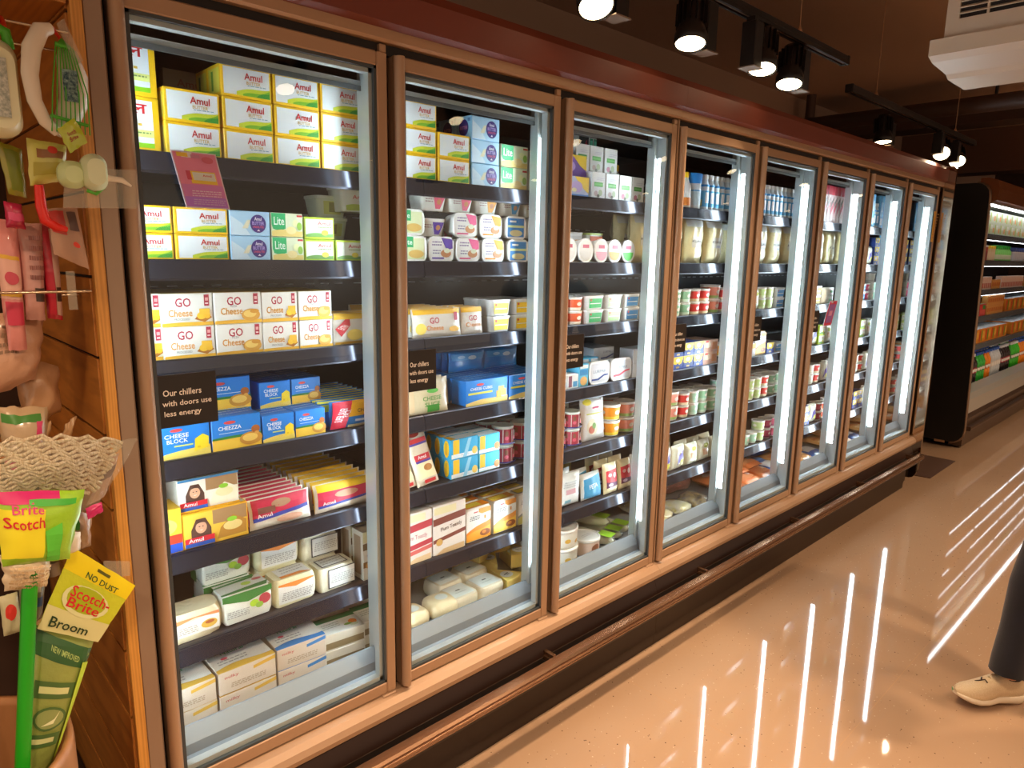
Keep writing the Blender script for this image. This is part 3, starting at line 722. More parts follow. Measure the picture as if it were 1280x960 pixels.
blueF = [('r', .02, .03, .98, .97, '#a9d3ee'), ('p', [(.02, .03), (.5, .03), (.30, .5), (.02, .8)], '#cfe6f4'), ('p', [(.30, .30), (.42, .62), (.52, .66), (.44, .3)], '#e3dfc2'), ('o', .70, .5, .20, .37, '#3b2a7d'), ('t', 'Amul', .70, .70, .18, .14, '#f3eef7'), ('t', 'BUTTER', .70, .52, .30, .14, '#b9a5e6'), ('t', 'UNSALTED', .70, .37, .28, .09, '#e2576b'), ('p', [(.66, .2), (.74, .2), (.70, .28)], '#f3eef7')]
K_BLUE = kd(carton('butter_box', .113, .075, .068, '#93c8ec', blueF, T=[('r', .03, .05, .97, .95, '#b8dcf2')], L=[('o', .5, .5, .3, .36, '#3b2a7d'), ('t', 'BUTTER', .5, .5, .45, .14, '#d88aa8'), ('r', .75, .75, .92, .9, '#5b86bb')]), 'pale blue butter box', 'box', 'pale blue butter boxes')
K_BLUES = kd(carton('butter_box', .098, .08, .058, '#93c8ec', blueF, T=[('r', .03, .05, .97, .95, '#b8dcf2')], L=[('o', .5, .5, .3, .36, '#3b2a7d')]), 'small pale blue butter box', 'box', 'small pale blue butter boxes')
liteF = [('r', .01, .02, .99, .98, '#dce8c8'), ('p', [(.02, .98), (.45, .98), (.45, .35), (.33, .28), (.25, .18), (.17, .28), (.06, .33), (.02, .5)], '#1fb36a'), ('t', 'Lite', .25, .66, .32, .34, '#eefaf0'), ('p', swoosh(.02, .98, .24, .3, .05, .02), '#e4cf7c'), ('o', .62, .28, .16, .16, '#f0dfa0'), ('o', .76, .58, .1, .15, '#e9f0b8'), ('o', .88, .46, .08, .17, '#8fc24f'), ('r', .8, .85, .97, .93, '#c53b34')]
K_LITE = kd(carton('butter_box', .118, .075, .068, '#d9e6c2', liteF), 'green white light-butter box', 'box', 'green and white light butter boxes')
K_LITES = kd(carton('butter_box', .084, .08, .058, '#d9e6c2', liteF), 'small green light-butter box', 'box', 'small green light butter boxes')
K_GAR = kd(carton('butter_box', .084, .08, .055, '#b6d23c', [('r', .05, .1, .95, .9, '#e3eee0'), ('p', swoosh(.05, .95, .2, .3, .05, .1), '#74a95a'), ('t', 'Amul', .66, .72, .44, .17, '#c94a5a'), ('o', .68, .3, .12, .12, '#e8d24c')] + fine(.45, .5, .9, .6, '#96a86a', 1)), 'lime green butter box', 'box', 'lime green butter boxes')
K_YW = kd(carton('butter_box', .10, .075, .064, '#d9dee3', [('r', 0, .62, 1, 1, '#eab62e'), ('r', .02, .3, .36, .56, '#6a4a73'), ('p', swoosh(.0, .6, .25, .3, .06, 0), '#b7b37c'), ('o', .3, .2, .12, .12, '#6f9a52')]), 'white yellow-topped butter box', 'box', 'white and yellow butter boxes')
K_TANBOX = kd(carton('butter_box', .12, .075, .0705, '#8f7a6e', [('t', 'Amul', .5, .6, .5, .25, '#8a4d48')]), 'dull brown butter box', 'box', 'brown boxes')

def tub_lid(col, food='#c98a5a', bnd=True):
    return [('p', [(.50, .95), (.93, .90), (.95, .55), (.72, .45)], col), ('o', .68, .34, .2, .16, food), ('o', .72, .45, .12, .10, '#dfe6c8'), ('r', .14, .12, .6, .18, col)] + fine(.14, .62, .5, .84, '#7e6a9a', 2, 3) + fine(.14, .3, .42, .5, '#8e86a8', 2, 5)
K_T = {}
for key, col, ds in (('pur', '#5a3aa6', 'purple-marked white cream tub'), ('pink', '#e05a8c', 'pink-marked white cream tub'), ('org', '#f0a020', 'orange-marked white cream tub')):
    K_T[key] = kd(tub_front('cream_tub', .096, .06, .074, '#eceee8', '#f1f2ee', tub_lid(col)), ds, 'tub', 'white cream tubs')
K_T['blue'] = kd(tub_front('cream_tub', .096, .06, .074, '#eceee8', '#f1f2ee', [('r', .12, .1, .88, .9, '#1d7fc9'), ('r', .12, .50, .88, .60, '#cfe0a0'), ('o', .5, .26, .3, .14, '#d8cf9a'), ('r', .2, .72, .5, .8, '#f1f2ee')]), 'blue-labelled white spread tub', 'tub', 'blue labelled tubs')
K_T['grn'] = kd(tub_front('butter_tub', .096, .06, .074, '#eceee8', '#f1f2ee', [('r', .10, .1, .9, .9, '#dbe3b4'), ('r', .10, .55, .5, .95, '#1fae68'), ('t', 'Lite', .30, .75, .32, .2, '#eefaf0'), ('o', .6, .3, .28, .16, '#dcb765')]), 'green-labelled light butter tub', 'tub', 'green labelled tubs')
K_U = {}
for key, col, ds in (('pur', '#5a3aa6', 'upright cream tub, purple'), ('pink', '#e0607c', 'upright cream tub, pink'), ('org', '#eaa83a', 'upright cream tub, orange'), ('blue', '#4aa8dc', 'upright cream tub, blue'), ('lime', '#a5c93e', 'upright cream tub, lime')):
    K_U[key] = kd(tub_up('cream_tub', .10, .085, .052, '#e6e9e2', '#eef0ec', [('p', [(.45, .8), (.9, .8), (.75, .12), (.55, .12)], col), ('o', .68, .5, .09, .15, '#c98a5a')] + fine(.12, .45, .42, .7, '#a88a8a', 2, 2)), ds, 'tub', 'upright cream tubs')
K_UTR = kd(tub_up('butter_tub', .10, .085, .058, '#d6dfcf', '#e3e9e0', [('r', .2, .15, .8, .75, '#ccd07e'), ('r', .38, .25, .62, .7, '#8d8a52')]), 'frosted plastic butter tub', 'tub', 'frosted butter tubs')
K_UAM = kd(tub_up('butter_tub', .12, .09, .066, '#e8ede6', '#e9efe8', [('t', 'Amul', .5, .6, .4, .16, '#cf5a56'), ('p', swoosh(.1, .9, .25, .3, .05, .05), '#b5cc4a')]), 'white butter tub with lid', 'tub', 'white butter tubs')

def go_face(second='PROCESSED', pizza=False):
    f = [('t', 'GO', .42, .72, .30, .27, '#b31f45'), ('t', 'Cheese', .36, .40, .46, .22, '#dd9a34'), ('r', .83, .60, .93, .95, '#b02844'), ('r', .85, .66, .91, .70, '#f3dfe0'), ('r', .85, .76, .91, .86, '#e7a9a9'), ('p', swoosh(0, 1, .10, .12, .01, 0), '#e8b53c')]
    f += [('t', 'PIZZA' if pizza else second, .40 if pizza else .38, .56 if pizza else .21, .14 if pizza else .3, .07, '#8a8f92')]
    f += [('o', .76, .26, .20, .20, '#dca548'), ('o', .74, .3, .14, .12, '#f0cf74'), ('o', .84, .38, .1, .07, '#d79a3a')] if pizza else [('p', [(.62, .2), (.82, .1), (.97, .24), (.88, .36), (.7, .33)], '#b5722c'), ('o', .76, .3, .09, .11, '#f2c63c'), ('o', .87, .3, .07, .09, '#eebb30'), ('r', .72, .34, .93, .52, '#f0c040')]
    return f
K_GO = kd(carton('cheese_box', .114, .10, .0745, '#e9ebe6', go_face(), top='#f0c23a', T=[('t', 'GO', .5, .5, .3, .3, '#e8eeee')]), 'white processed cheese box', 'box', 'white processed cheese boxes')
K_GOP = kd(carton('cheese_box', .114, .10, .0745, '#e9ebe6', go_face(pizza=True), top='#f0c23a'), 'white pizza cheese box', 'box', 'white pizza cheese boxes')
K_GO2 = kd(carton('cheese_box', .094, .10, .0735, '#e9ebe6', go_face(), top='#f0c23a'), 'narrow white cheese box', 'box', 'narrow white cheese boxes')
K_GOP2 = kd(carton('cheese_box', .094, .10, .0735, '#e9ebe6', go_face(pizza=True), top='#f0c23a'), 'narrow white pizza-cheese box', 'box', 'narrow white pizza cheese boxes')
K_GOS2 = kd(pouch('cheese_slice_pack', .09, .085, .022, '#dfddd6', [('r', .02, .80, .98, .99, '#eab52c'), ('t', 'GO', .5, .58, .4, .2, '#b31f45'), ('t', 'Cheese', .5, .34, .7, .16, '#dd8a34')], seed=4), 'narrow white slice pack', 'pack', 'narrow slice packs')
K_GOW = kd(pouch('cheese_slice_pack', .20, .085, .03, '#e8e6df', [('r', .02, .80, .98, .99, '#f0c330'), ('p', [(.02, .5), (.1, .25), (.24, .6), (.24, .8), (.17, .8)], '#cc2f3c'), ('t', 'EXTRA', .14, .55, .16, .11, '#f4e6e6', .9), ('t', 'GO', .62, .60, .2, .24, '#b31f45'), ('t', 'Cheese', .60, .34, .32, .2, '#dd9a34'), ('o', .3, .3, .12, .18, '#f2d768'), ('p', swoosh(.02, .98, .08, .1, .01, .01), '#e8b53c')]), 'wide yellow-topped cheese slice pack', 'pack', 'wide cheese slice packs')
K_GOS = kd(pouch('cheese_slice_pack', .185, .085, .022, '#dfddd6', [('r', .02, .80, .98, .99, '#eab52c'), ('t', 'GO', .42, .58, .2, .22, '#b31f45'), ('t', 'Cheese', .42, .32, .36, .18, '#dd8a34'), ('r', .84, .55, .92, .85, '#b02844'), ('o', .14, .3, .1, .2, '#f0d56a'), ('o', .83, .25, .12, .1, '#e9b64a')], seed=3), 'white slice pack, red lettering', 'pack', 'cheese slice packs')
def am_face(word1, word2=None, pizza=False):
    f = [('p', swoosh(0, 1, .12 if not pizza else .34, .30 if not pizza else .40, .02, 0), '#f2c84a' if pizza else '#e9d36a'), ('o', .36, .82, .12, .05, '#d84a4a'), ('t', word1, .36, .66, .46, .12, '#eaf4fb')]
    if word2: f += [('t', word2, .37, .51, .40, .12, '#eaf4fb'), ('r', .3, .34, .66, .38, '#c9d86a'), ('p', [(.68, .14), (.96, .2), (.97, .52), (.86, .62), (.7, .5)], '#efd22c'), ('r', .74, .22, .8, .28, '#d9b61c')]
    else: f += [('r', .14, .5, .8, .515, '#cfe1ee'), ('p', swoosh(0, 1, .38, .42, .015, .33), '#2f7f3a'), ('o', .78, .25, .24, .2, '#c9913c'), ('o', .76, .28, .16, .12, '#ecc868'), ('o', .88, .52, .09, .12, '#a8622e'), ('o', .9, .4, .05, .05, '#d9a24a')]
    return f
AMB = '#1a80dc'
K_CB = kd(carton('cheese_box', .118, .07, .082, AMB, am_face('CHEESE', 'BLOCK'), T=[('r', .05, .2, .95, .4, '#4ba0e0')] + fine(.1, .5, .9, .9, '#a8d0f0', 2)), 'blue cheese block box', 'box', 'blue cheese block boxes')
K_CZ = kd(carton('cheese_box', .122, .07, .082, AMB, am_face('CHEEZZA', pizza=True), T=fine(.1, .3, .9, .9, '#a8d0f0', 3, 4)), 'blue pizza cheese box', 'box', 'blue pizza cheese boxes')
K_CB2 = kd(carton('cheese_box', .085, .07, .070, AMB, am_face('CHEESE', 'BLOCK'), T=fine(.1, .3, .9, .9, '#a8d0f0', 3, 6)), 'small blue cheese block box', 'box', 'small blue cheese block boxes')
K_CZ2 = kd(carton('cheese_box', .085, .07, .070, AMB, am_face('CHEEZZA', pizza=True), T=fine(.1, .3, .9, .9, '#a8d0f0', 3, 8)), 'small blue pizza cheese box', 'box', 'small blue pizza cheese boxes')
K_CHEWY = kd(pouch('cheese_slice_pack', .20, .078, .020, '#1a78c8', [('r', .22, .40, .99, .97, '#f3b81e'), ('p', [(.0, .02), (.22, .02), (.34, .97), (.04, .97)], '#cf2440'), ('t', 'SUPER SAVER', .15, .5, .5, .12, '#f1e3ee', 1.35), ('t', 'PACK', .24, .55, .26, .1, '#f1e3ee', 1.35), ('o', .64, .86, .12, .06, '#e0483a'), ('t', 'CHEEZY SLICES', .66, .60, .52, .13, '#5b5326'), ('r', .5, .40, .99, .44, '#6b3fa0'), ('r', .25, .02, .99, .12, '#dcdcae'), ('r', .36, .22, .56, .3, '#d5e9f8')], seed=5), 'yellow blue red-banded cheese pack', 'pack', 'yellow and blue slice packs')
K_CHEWB = kd(pouch('cheese_slice_pack', .20, .078, .026, '#2f86cc', [('r', .02, .6, .98, .97, '#d7d83e'), ('r', .02, .85, .98, .9, '#2b7fae')], seed=8, sidecol='#d7d83e'), 'yellow-green edged slice pack', 'pack', 'yellow-green edged slice packs')
K_CC = kd(carton('cheese_box', .182, .075, .082, AMB, [('p', swoosh(0, 1, .10, .28, .05, 0), '#ecd37c'), ('o', .33, .82, .09, .05, '#d84a4a'), ('t', 'CHEESE CUBES', .36, .66, .52, .11, '#eaf4fb'), ('r', .05, .44, .62, .52, '#d2d24a'), ('r', .72, .18, .84, .46, '#f0a41c'), ('r', .84, .24, .96, .52, '#f4b834'), ('r', .76, .46, .9, .64, '#f6c84c')], T=fine(.1, .3, .9, .9, '#a8d0f0', 3)), 'blue cheese cube box', 'box', 'blue cheese cube boxes')
K_CCB = kd(pouch('cheese_pack', .16, .07, .03, '#2279c6', [('r', .05, .6, .95, .9, '#4a9ad8'), ('o', .3, .75, .1, .08, '#a8d0f0'), ('o', .6, .7, .12, .1, '#cfe4f2')], seed=9), 'shiny blue foil cheese pack', 'pack', 'blue foil cheese packs')
K_BEIGE = kd(pouch('cheese_slice_pack', .19, .092, .024, '#cfc3a2', [('r', .05, .1, .3, .9, '#d8c09a'), ('r', .55, .05, .8, .28, '#3f9a3c'), ('t', 'CHEESE', .66, .5, .38, .14, '#3f8f3c'), ('t', 'SLICE', .66, .30, .32, .14, '#3f8f3c'), ('o', .68, .75, .12, .08, '#58ad4c')], seed=11), 'beige slice pack, green lettering', 'pack', 'beige slice packs')
def photo_box(bg, food1, food2, band=True):
    return [('r', .02, .04, .98, .96, bg), ('r', .45, .55, .98, .96, '#a8845c'), ('p', [(.12, .04), (.42, .04), (.42, .5), (.34, .8), (.2, .8), (.12, .5)], '#5a4038'), ('o', .27, .55, .085, .17, '#d9a88a'), ('o', .245, .58, .012, .014, '#3a2420'), ('o', .295, .58, .012, .014, '#3a2420'), ('p', [(.24, .49), (.27, .465), (.30, .49), (.27, .485)], '#f2e4dc'), ('p', [(.19, .66), (.27, .77), (.35, .66), (.31, .69), (.27, .70), (.23, .69)], '#4a322c'), ('p', [(.5, .1), (.96, .12), (.97, .5), (.76, .72), (.56, .42)], food1), ('o', .75, .42, .15, .14, food2), ('o', .74, .60, .08, .07, '#8fce3c'), ('r', .02, .15, .46, .30, '#d02a38'), ('r', .02, .04, .46, .15, '#2c55a5'), ('t', 'Amul', .18, .225, .22, .11, '#f5ecec')]
K_PB = kd(carton('cheese_box', .158, .085, .088, '#efb52a', photo_box('#ecc24a', '#b8863a', '#e6cf8a'), T=[('r', .03, .1, .97, .9, '#e9e4d8'), ('r', .03, .4, .97, .55, '#c84a58')], L=[('r', .1, .05, .9, .5, '#f0e2c0')]), 'yellow cheese box with woman\'s portrait', 'box', 'yellow cheese boxes with a portrait')
K_PB2 = kd(carton('cheese_box', .145, .085, .082, '#e9e4d6', photo_box('#efe8dc', '#f0ecd2', '#e9e4b0') + [('r', 0, .93, 1, 1, '#3f86b8'), ('r', 0, 0, 1, .05, '#efb52a')], T=[('r', .03, .1, .97, .9, '#eee8e2'), ('r', .03, .35, .97, .5, '#c84a58')]), 'white cheese box with woman\'s portrait', 'box', 'white cheese boxes with a portrait')
K_PB3 = kd(carton('cheese_box', .08, .08, .11, '#efc03a', [('r', .02, .02, .98, .22, '#2c55c5'), ('r', .02, .22, .98, .42, '#d9432e'), ('o', .5, .62, .36, .18, '#cfd66a'), ('o', .5, .66, .16, .1, '#9cc84a')]), 'narrow yellow red-blue cheese box', 'box', 'narrow yellow boxes')
K_SLR = kd(pouch('cheese_slice_pack', .17, .080, .026, '#e3dfd2', [('p', [(.04, .3), (.96, .52), (.96, .97), (.04, .97)], '#c4284a'), ('o', .5, .75, .16, .14, '#a88468'), ('r', .12, .5, .4, .7, '#7a4a3c'), ('p', [(.04, .25), (.96, .42), (.96, .54), (.04, .37)], '#30409a'), ('t', 'Amul', .22, .43, .24, .13, '#f6eef0', .1), ('o', .62, .2, .22, .12, '#d8a890')], seed=14, sidecol='#c4284a'), 'red-printed cheese slice pack', 'pack', 'red cheese slice packs')
K_SLY = kd(pouch('cheese_slice_pack', .19, .080, .030, '#e6dccb', [('r', .04, .72, .96, .98, '#f4c81e'), ('p', [(.04, .2), (.96, .36), (.96, .72), (.04, .72)], '#c42a4c'), ('o', .5, .55, .2, .12, '#c9967c'), ('p', [(.04, .16), (.96, .30), (.96, .38), (.04, .24)], '#30409a'), ('t', 'Amul', .2, .32, .2, .12, '#f6eef0', .1)], seed=16, sidecol='#f4c81e'), 'yellow-topped red slice pack', 'pack', 'yellow topped slice packs')
K_LEAN = kd(pouch('cheese_slice_pack', .082, .175, .03, '#ddd3bd', [('r', .1, .12, .9, .42, '#e8ddb0'), ('r', .15, .44, .85, .55, '#c42a38'), ('r', .15, .40, .85, .44, '#4a3f9a'), ('o', .6, .3, .2, .06, '#b0783c'), ('r', .1, .76, .9, .84, '#c42a38'), ('r', .1, .72, .9, .76, '#4a3f9a'), ('o', .4, .92, .25, .05, '#a8382e'), ('r', .3, .03, .8, .09, '#cf3a3a'), ('t', 'Amul', .45, .5, .4, .06, '#f4e8e8')], seed=18), 'tall leaning slice pack', 'pack', 'leaning slice packs')
K_KID = kd(carton('cheese_box', .115, .045, .065, '#2a9fd0', [('r', .02, .04, .98, .96, '#2aa4d8'), ('r', .08, .25, .30, .97, '#f2c020'), ('r', .02, .04, .98, .25, '#dfeaf0'), ('t', 'Amul', .5, .17, .3, .1, '#b9c7d4'), ('o', .86, .28, .1, .2, '#dfc05c'), ('p', [(.42, .04), (.56, .04), (.74, .96), (.62, .96)], '#8ecbe8')], T=[('r', .02, .05, .98, .95, '#d5e6ee'), ('r', .02, .05, .2, .95, '#f2c020')], L=[('o', .5, .5, .3, .44, '#f2c020'), ('r', .35, .2, .6, .8, '#e0aa18')]), 'blue yellow cheese carton', 'box', 'blue and yellow cartons')
K_KID2 = kd(carton('cheese_box', .095, .045, .062, '#18a8c8', [('r', .02, .04, .98, .96, '#19aed0'), ('r', .06, .25, .30, .97, '#f2b41e'), ('r', .02, .04, .98, .22, '#dfeaf0'), ('o', .86, .3, .13, .2, '#e08a4a')], T=[('r', .02, .05, .98, .95, '#d5e6ee')]), 'small teal yellow cheese carton', 'box', 'small teal cartons')
K_TIN = kd(cup('cheese_tin', .0385, .066, '#c9cfc6', '#cdd6cf', [('r', 0, .12, 1, .85, '#b83a4e')] + [q for i in range(8) for q in (('r', i / 8 + .01, .1, i / 8 + .02, .86, '#d9d5cf'), ('o', i / 8 + .065, .62, .026, .16, '#8a5a46'), ('o', i / 8 + .065, .40, .03, .1, '#e0647a'))] + [('r', 0, .1, 1, .17, '#3d3a8a')], taper=.98, lid_h=.14), 'round red cheese tin', 'tin', 'round red cheese tins')
def band(base, c1, c2, name_='plum'): pass
K_PLR = kd(carton('cake_box', .125, .055, .165, '#e4e0da', [('r', .03, .82, .8, .96, '#e9dfb8'), ('p', [(0, .60), (1, .66), (1, .80), (0, .74)], '#b5414c'), ('t', 'Plum Toastly', .52, .50, .66, .11, '#b5707a'), ('p', [(0, .24), (1, .32), (1, .42), (0, .34)], '#b5414c'), ('p', [(0, .14), (1, .22), (1, .30), (0, .22)], '#cf6a66'), ('p', [(.05, 0), (.95, 0), (.95, .12), (.5, .1)], '#e2c49a')]), 'white cake box, red bands', 'box', 'cake boxes')
K_PLB = kd(carton('cake_box', .132, .055, .165, '#e4e0da', [('r', .03, .82, .7, .96, '#e4deb0'), ('p', [(0, .60), (1, .66), (1, .80), (0, .74)], '#7d4136'), ('t', 'Plum Toastly', .55, .51, .66, .10, '#5a4a48', .06), ('p', [(0, .24), (1, .34), (1, .42), (0, .32)], '#7d4136'), ('o', .18, .25, .1, .07, '#c9a25c'), ('p', [(.05, 0), (.95, 0), (.95, .12), (.3, .1)], '#d8b88a')], L=[('r', .2, .2, .8, .9, '#c8a080')]), 'white cake box, brown bands', 'box', 'cake boxes')
def orange_pack(c1, c2, ds, seed):
    return kd(block('breaded_snack_pack', .116, .05, .118, M('#dcd9cf', .35, 0, 'film'), F=[('r', .04, .04, .96, .95, '#e6e6e2'), ('p', [(.5, .95), (.96, .95), (.96, .80), (.62, .78), (.5, .85)], c1), ('p', swoosh(.04, .96, .30, .58, .03, .04), c1), ('p', swoosh(.04, .96, .22, .42, .03, .04, ph=.5), c2), ('o', .74, .2, .2, .1, '#8a4a1e'), ('o', .7, .22, .08, .05, '#d98a3a'), ('r', .3, .86, .46, .89, '#c83a4a'), ('r', .7, .62, .76, .72, c1)] + fine(.15, .64, .5, .80, '#5c6266', 3, seed), T=[('r', .05, .1, .95, .9, c1), ('r', .1, .2, .7, .8, '#ecd04a')], r=.012), ds, 'pack', 'snack packs')
K_OR1 = orange_pack('#f08a1e', '#f4a832', 'white snack pack, orange swoosh', 3)
K_OR2 = orange_pack('#e59a44', '#ecc24a', 'white snack pack, tan swoosh', 5)
K_OR3 = orange_pack('#8a8f92', '#b5b060', 'white snack pack, grey swoosh', 7)
K_SHR = kd(block('grated_cheese_pack', .125, .075, .078, M('#e2dfb8', .35, 0, 'film'), F=[('r', .1, .12, .92, .85, '#e4e6e2'), ('p', [(.1, .85), (.92, .85), (.92, .80), (.5, .66), (.1, .78)], '#e08a3c')] + fine(.16, .2, .84, .62, '#a9aaa6', 5, 3), T=[('r', .2, .1, .9, .9, '#e0e3e0'), ('p', [(.2, .1), (.9, .1), (.7, .3), (.2, .28)], '#e08a3c')] + fine(.3, .4, .8, .85, '#a9aaa6', 3, 4), r=.016, crk=.003), 'cheese pack, orange-edged label', 'pack', 'cheese packs with orange edged label')
K_SHB = kd(block('grated_cheese_pack', .118, .075, .070, M('#e4e4cc', .35, 0, 'film'), F=[('r', .25, .1, .98, .92, '#3c3f40'), ('r', .28, .14, .96, .88, '#e2e4e0')] + fine(.32, .3, .9, .78, '#b0b1ae', 5, 6), T=[('r', .15, .15, .85, .85, '#3c3f40'), ('r', .18, .2, .82, .8, '#dfe3dd')] + fine(.22, .3, .78, .7, '#a4a6a2', 3, 6), r=.014, crk=.002), 'cheese pack, black-framed label', 'pack', 'cheese packs with black framed label')
K_GRN = kd(block('cheese_pack', .13, .08, .08, M('#dfe3da', .3, 0, 'film'), F=[('p', [(0, .98), (1, .98), (1, .80), (.5, .62), (0, .78)], '#3f7a3a'), ('o', .62, .5, .09, .12, '#a8cc3a'), ('o', .84, .56, .12, .18, '#b0444e'), ('o', .72, .4, .08, .1, '#8fb84a')] + fine(.06, .2, .5, .5, '#a8aaa4', 4, 9), T=[('r', .02, .02, .98, .98, '#d9e0dc'), ('p', [(0, 0), (.9, 0), (1, .3), (.5, .22), (0, .12)], '#3f7a3a'), ('o', .6, .5, .1, .14, '#b5d650'), ('p', [(.0, .7), (.8, .78), (.9, .98), (.5, .9), (.0, .8)], '#3f7a3a'), ('o', .85, .62, .1, .1, '#c46a70')], L=[('r', 0, 0, .5, .4, '#3f7a3a')], r=.008, crk=.002), 'white green-swooshed cheese pack', 'pack', 'green and white cheese packs')
K_RND = kd(block('mozzarella_bag', .14, .08, .075, M('#e6dcb8', .35, 0, 'film'), F=[('r', .14, .22, .9, .82, '#e8e6de'), ('p', [(.14, .82), (.9, .82), (.9, .7), (.5, .78), (.14, .66)], '#e0905c'), ('o', .72, .45, .14, .15, '#d0a848'), ('o', .73, .5, .08, .06, '#a85c34')] + fine(.2, .3, .52, .6, '#b5aa9a', 4, 3), r=.034, crk=.005), 'bagged cheese, white-orange label', 'pack', 'bagged cheeses')
K_TALLB = kd(carton('cheese_box', .085, .06, .150, '#dfddd0', [('r', 0, .78, 1, 1, '#dcdcb0'), ('p', [(0, .62), (1, .66), (1, .80), (0, .76)], '#7a6a4a'), ('p', [(0, .26), (1, .3), (1, .42), (0, .38)], '#8a6a3c'), ('o', .25, .3, .16, .07, '#c9924a')] + fine(.15, .46, .9, .56, '#9a8fb0', 1, 4), L=[('r', .2, .1, .8, .9, '#a8947c')]), 'tall box, brown bands', 'box', 'tall brown banded boxes')
def tofu(col1, txt, ds, w=.145, d=.20, h=.062, leaf='#3fae6a', side='#d9cfc0'):
    return kd(carton('tofu_carton', w, d, h, side, [('p', [(.6, .82), (1, .95), (1, .78), (.6, .68)], col1), ('t', 'milky', .22, .72, .24, .16, '#c05a5a')] + fine(.2, .2, .8, .5, '#b3a48f', 3, 3), T=[('p', swoosh(.0, 1, .08, .14, .04, 0), col1), ('t', txt, .5, .72, .8, .08, '#b4bcc4'), ('t', 'Natural', .45, .45, .4, .1, leaf), ('p', [(.62, .88), (.98, .94), (.98, .98), (.62, .97)], col1), ('o', .25, .3, .06, .03, '#d0566a')] + fine(.1, .16, .6, .26, '#a8b0b8', 2, 5), top='#eef3f2'), ds, 'carton', 'tofu cartons')
K_TF1 = tofu('#d9b24a', 'tofu', 'long white tofu carton, gold', w=.15)
K_TF2 = tofu('#3f86cf', 'tofu', 'long white tofu carton, blue', w=.14)
K_TFG = kd(carton('tofu_carton', .125, .10, .05, '#dcd8c8', [('r', .03, .1, .97, .5, '#8a7a5a')], T=[('p', swoosh(0, 1, 1.0, 1.0, .0, .72), '#1f8a54'), ('o', .82, .38, .1, .14, '#e88a3c'), ('o', .68, .3, .1, .06, '#8fc45a'), ('o', .8, .2, .1, .08, '#cfe2c8')] + fine(.08, .3, .5, .55, '#a8b8ae', 3, 5), top='#ecf3ef'), 'white green-topped food carton', 'carton', 'green topped cartons')
def strip_tub(c1, ds, w=.11):
    return kd(tub_up('spread_tub', w, .075, .052, '#dde3e6', '#e2e8ea', [('r', .16, .12, .86, .78, c1), ('r', .2, .4, .8, .46, '#eef2ee'), ('o', .25, .68, .05, .08, '#c94a44')], taper=.88), ds, 'tub', 'rectangular spread tubs')
K_TY = strip_tub('#f2cc1e', 'clear tub, yellow label', .095); K_TG = strip_tub('#2fae5c', 'white tub, green label'); K_TLG = strip_tub('#a6cf86', 'white tub, pale green label'); K_TB = strip_tub('#3f97dc', 'white tub, blue label'); K_TYL = strip_tub('#ecd858', 'white tub, yellow label')
def rtub(c1, c2, ds, r=.037, h=.05, lid='#e6e8e4', text=None, body='#e9ebe6', txc='#ffffff'):
    sp = [('r', 0, .08, 1, .84, c1), ('r', 0, .08, 1, .26, c2)] + [('o', i / 4, .52, .05, .14, '#eee6da') for i in range(1, 4)] + ([('t', text, .5, .62, .26, .16, txc)] if text else [])
    return kd(cup('yogurt_tub', r, h, body, lid, sp), ds, 'tub', 'round tubs')
K_ROR = rtub('#e0643c', '#e9dccc', 'round tub, orange-red label'); K_RO2 = rtub('#f39a1c', '#f2d13a', 'orange round tub', .046, .064, '#f0ebe2', txc='#7a3a10')
K_RPK = rtub('#ee9a86', '#9ab86a', 'salmon pink round tub', .046, .064, '#f4eee8'); K_RWT = rtub('#dfe6d9', '#c8cdc2', 'white round tub', .036, .056)
K_RRD = rtub('#d8413c', '#ead9b4', 'round tub, red label', .038, .056); K_RMT = rtub('#a9d8c0', '#bfe0cc', 'mint green round tub', .038, .056); K_RGN = rtub('#8fbf9a', '#c9ddc6', 'sage green round tub', .036, .056)
K_RLM = rtub('#c4df96', '#d7e6b8', 'lime round tub', .036, .054); K_RPP = rtub('#c64a6a', '#8a2c54', 'magenta round tub', .036, .054)
K_LUR = kd(tub_front('butter_tub', .125, .06, .088, '#dfe3e8', '#eceff2', [('r', .08, .08, .92, .9, '#c9ced8'), ('t', 'LURPAK', .5, .55, .62, .13, '#6e7c96'), ('p', [(.12, .24), (.4, .24), (.7, .4), (.9, .4), (.9, .34), (.7, .32), (.45, .16), (.12, .16)], '#1f3c8c')], r=.026), 'silver butter tub, navy wave', 'tub', 'silver butter tubs')
K_LUR2 = kd(tub_front('butter_tub', .135, .06, .088, '#dfe3e8', '#eceff2', [('r', .08, .08, .92, .9, '#c9ced8'), ('t', 'LURPAK', .5, .58, .62, .13, '#6e7c96'), ('p', [(.14, .28), (.4, .30), (.7, .44), (.9, .46), (.9, .40), (.7, .36), (.45, .2), (.14, .18)], '#d0384c')], r=.026), 'silver butter tub, red wave', 'tub', 'silver butter tubs')
K_LURB = kd(carton('butter_box', .13, .07, .058, '#c9d2de', [('r', .3, .05, .98, .95, '#d3dae4'), ('p', [(.35, .28), (.6, .30), (.98, .5), (.98, .42), (.65, .2), (.35, .18)], '#4a5a9c'), ('t', 'LURPAK', .66, .66, .4, .16, '#8893a8')]), 'silver butter box, blue wave', 'box', 'silver butter boxes')
K_MIX = kd(carton('cheese_box', .06, .05, .052, '#dce4e8', [('r', .1, .1, .4, .9, '#8a5a6a'), ('r', .5, .1, .9, .5, '#4a9ad0')]), 'small white blue cheese box', 'box', 'small boxes')
K_MIX2 = kd(carton('cheese_box', .055, .05, .085, '#5ab4dc', [('r', .08, .5, .92, .75, '#2c86c4'), ('o', .5, .25, .36, .2, '#e0b46c'), ('r', .1, .8, .9, .95, '#dfeaf0')]), 'small tall blue box', 'box', 'small boxes')
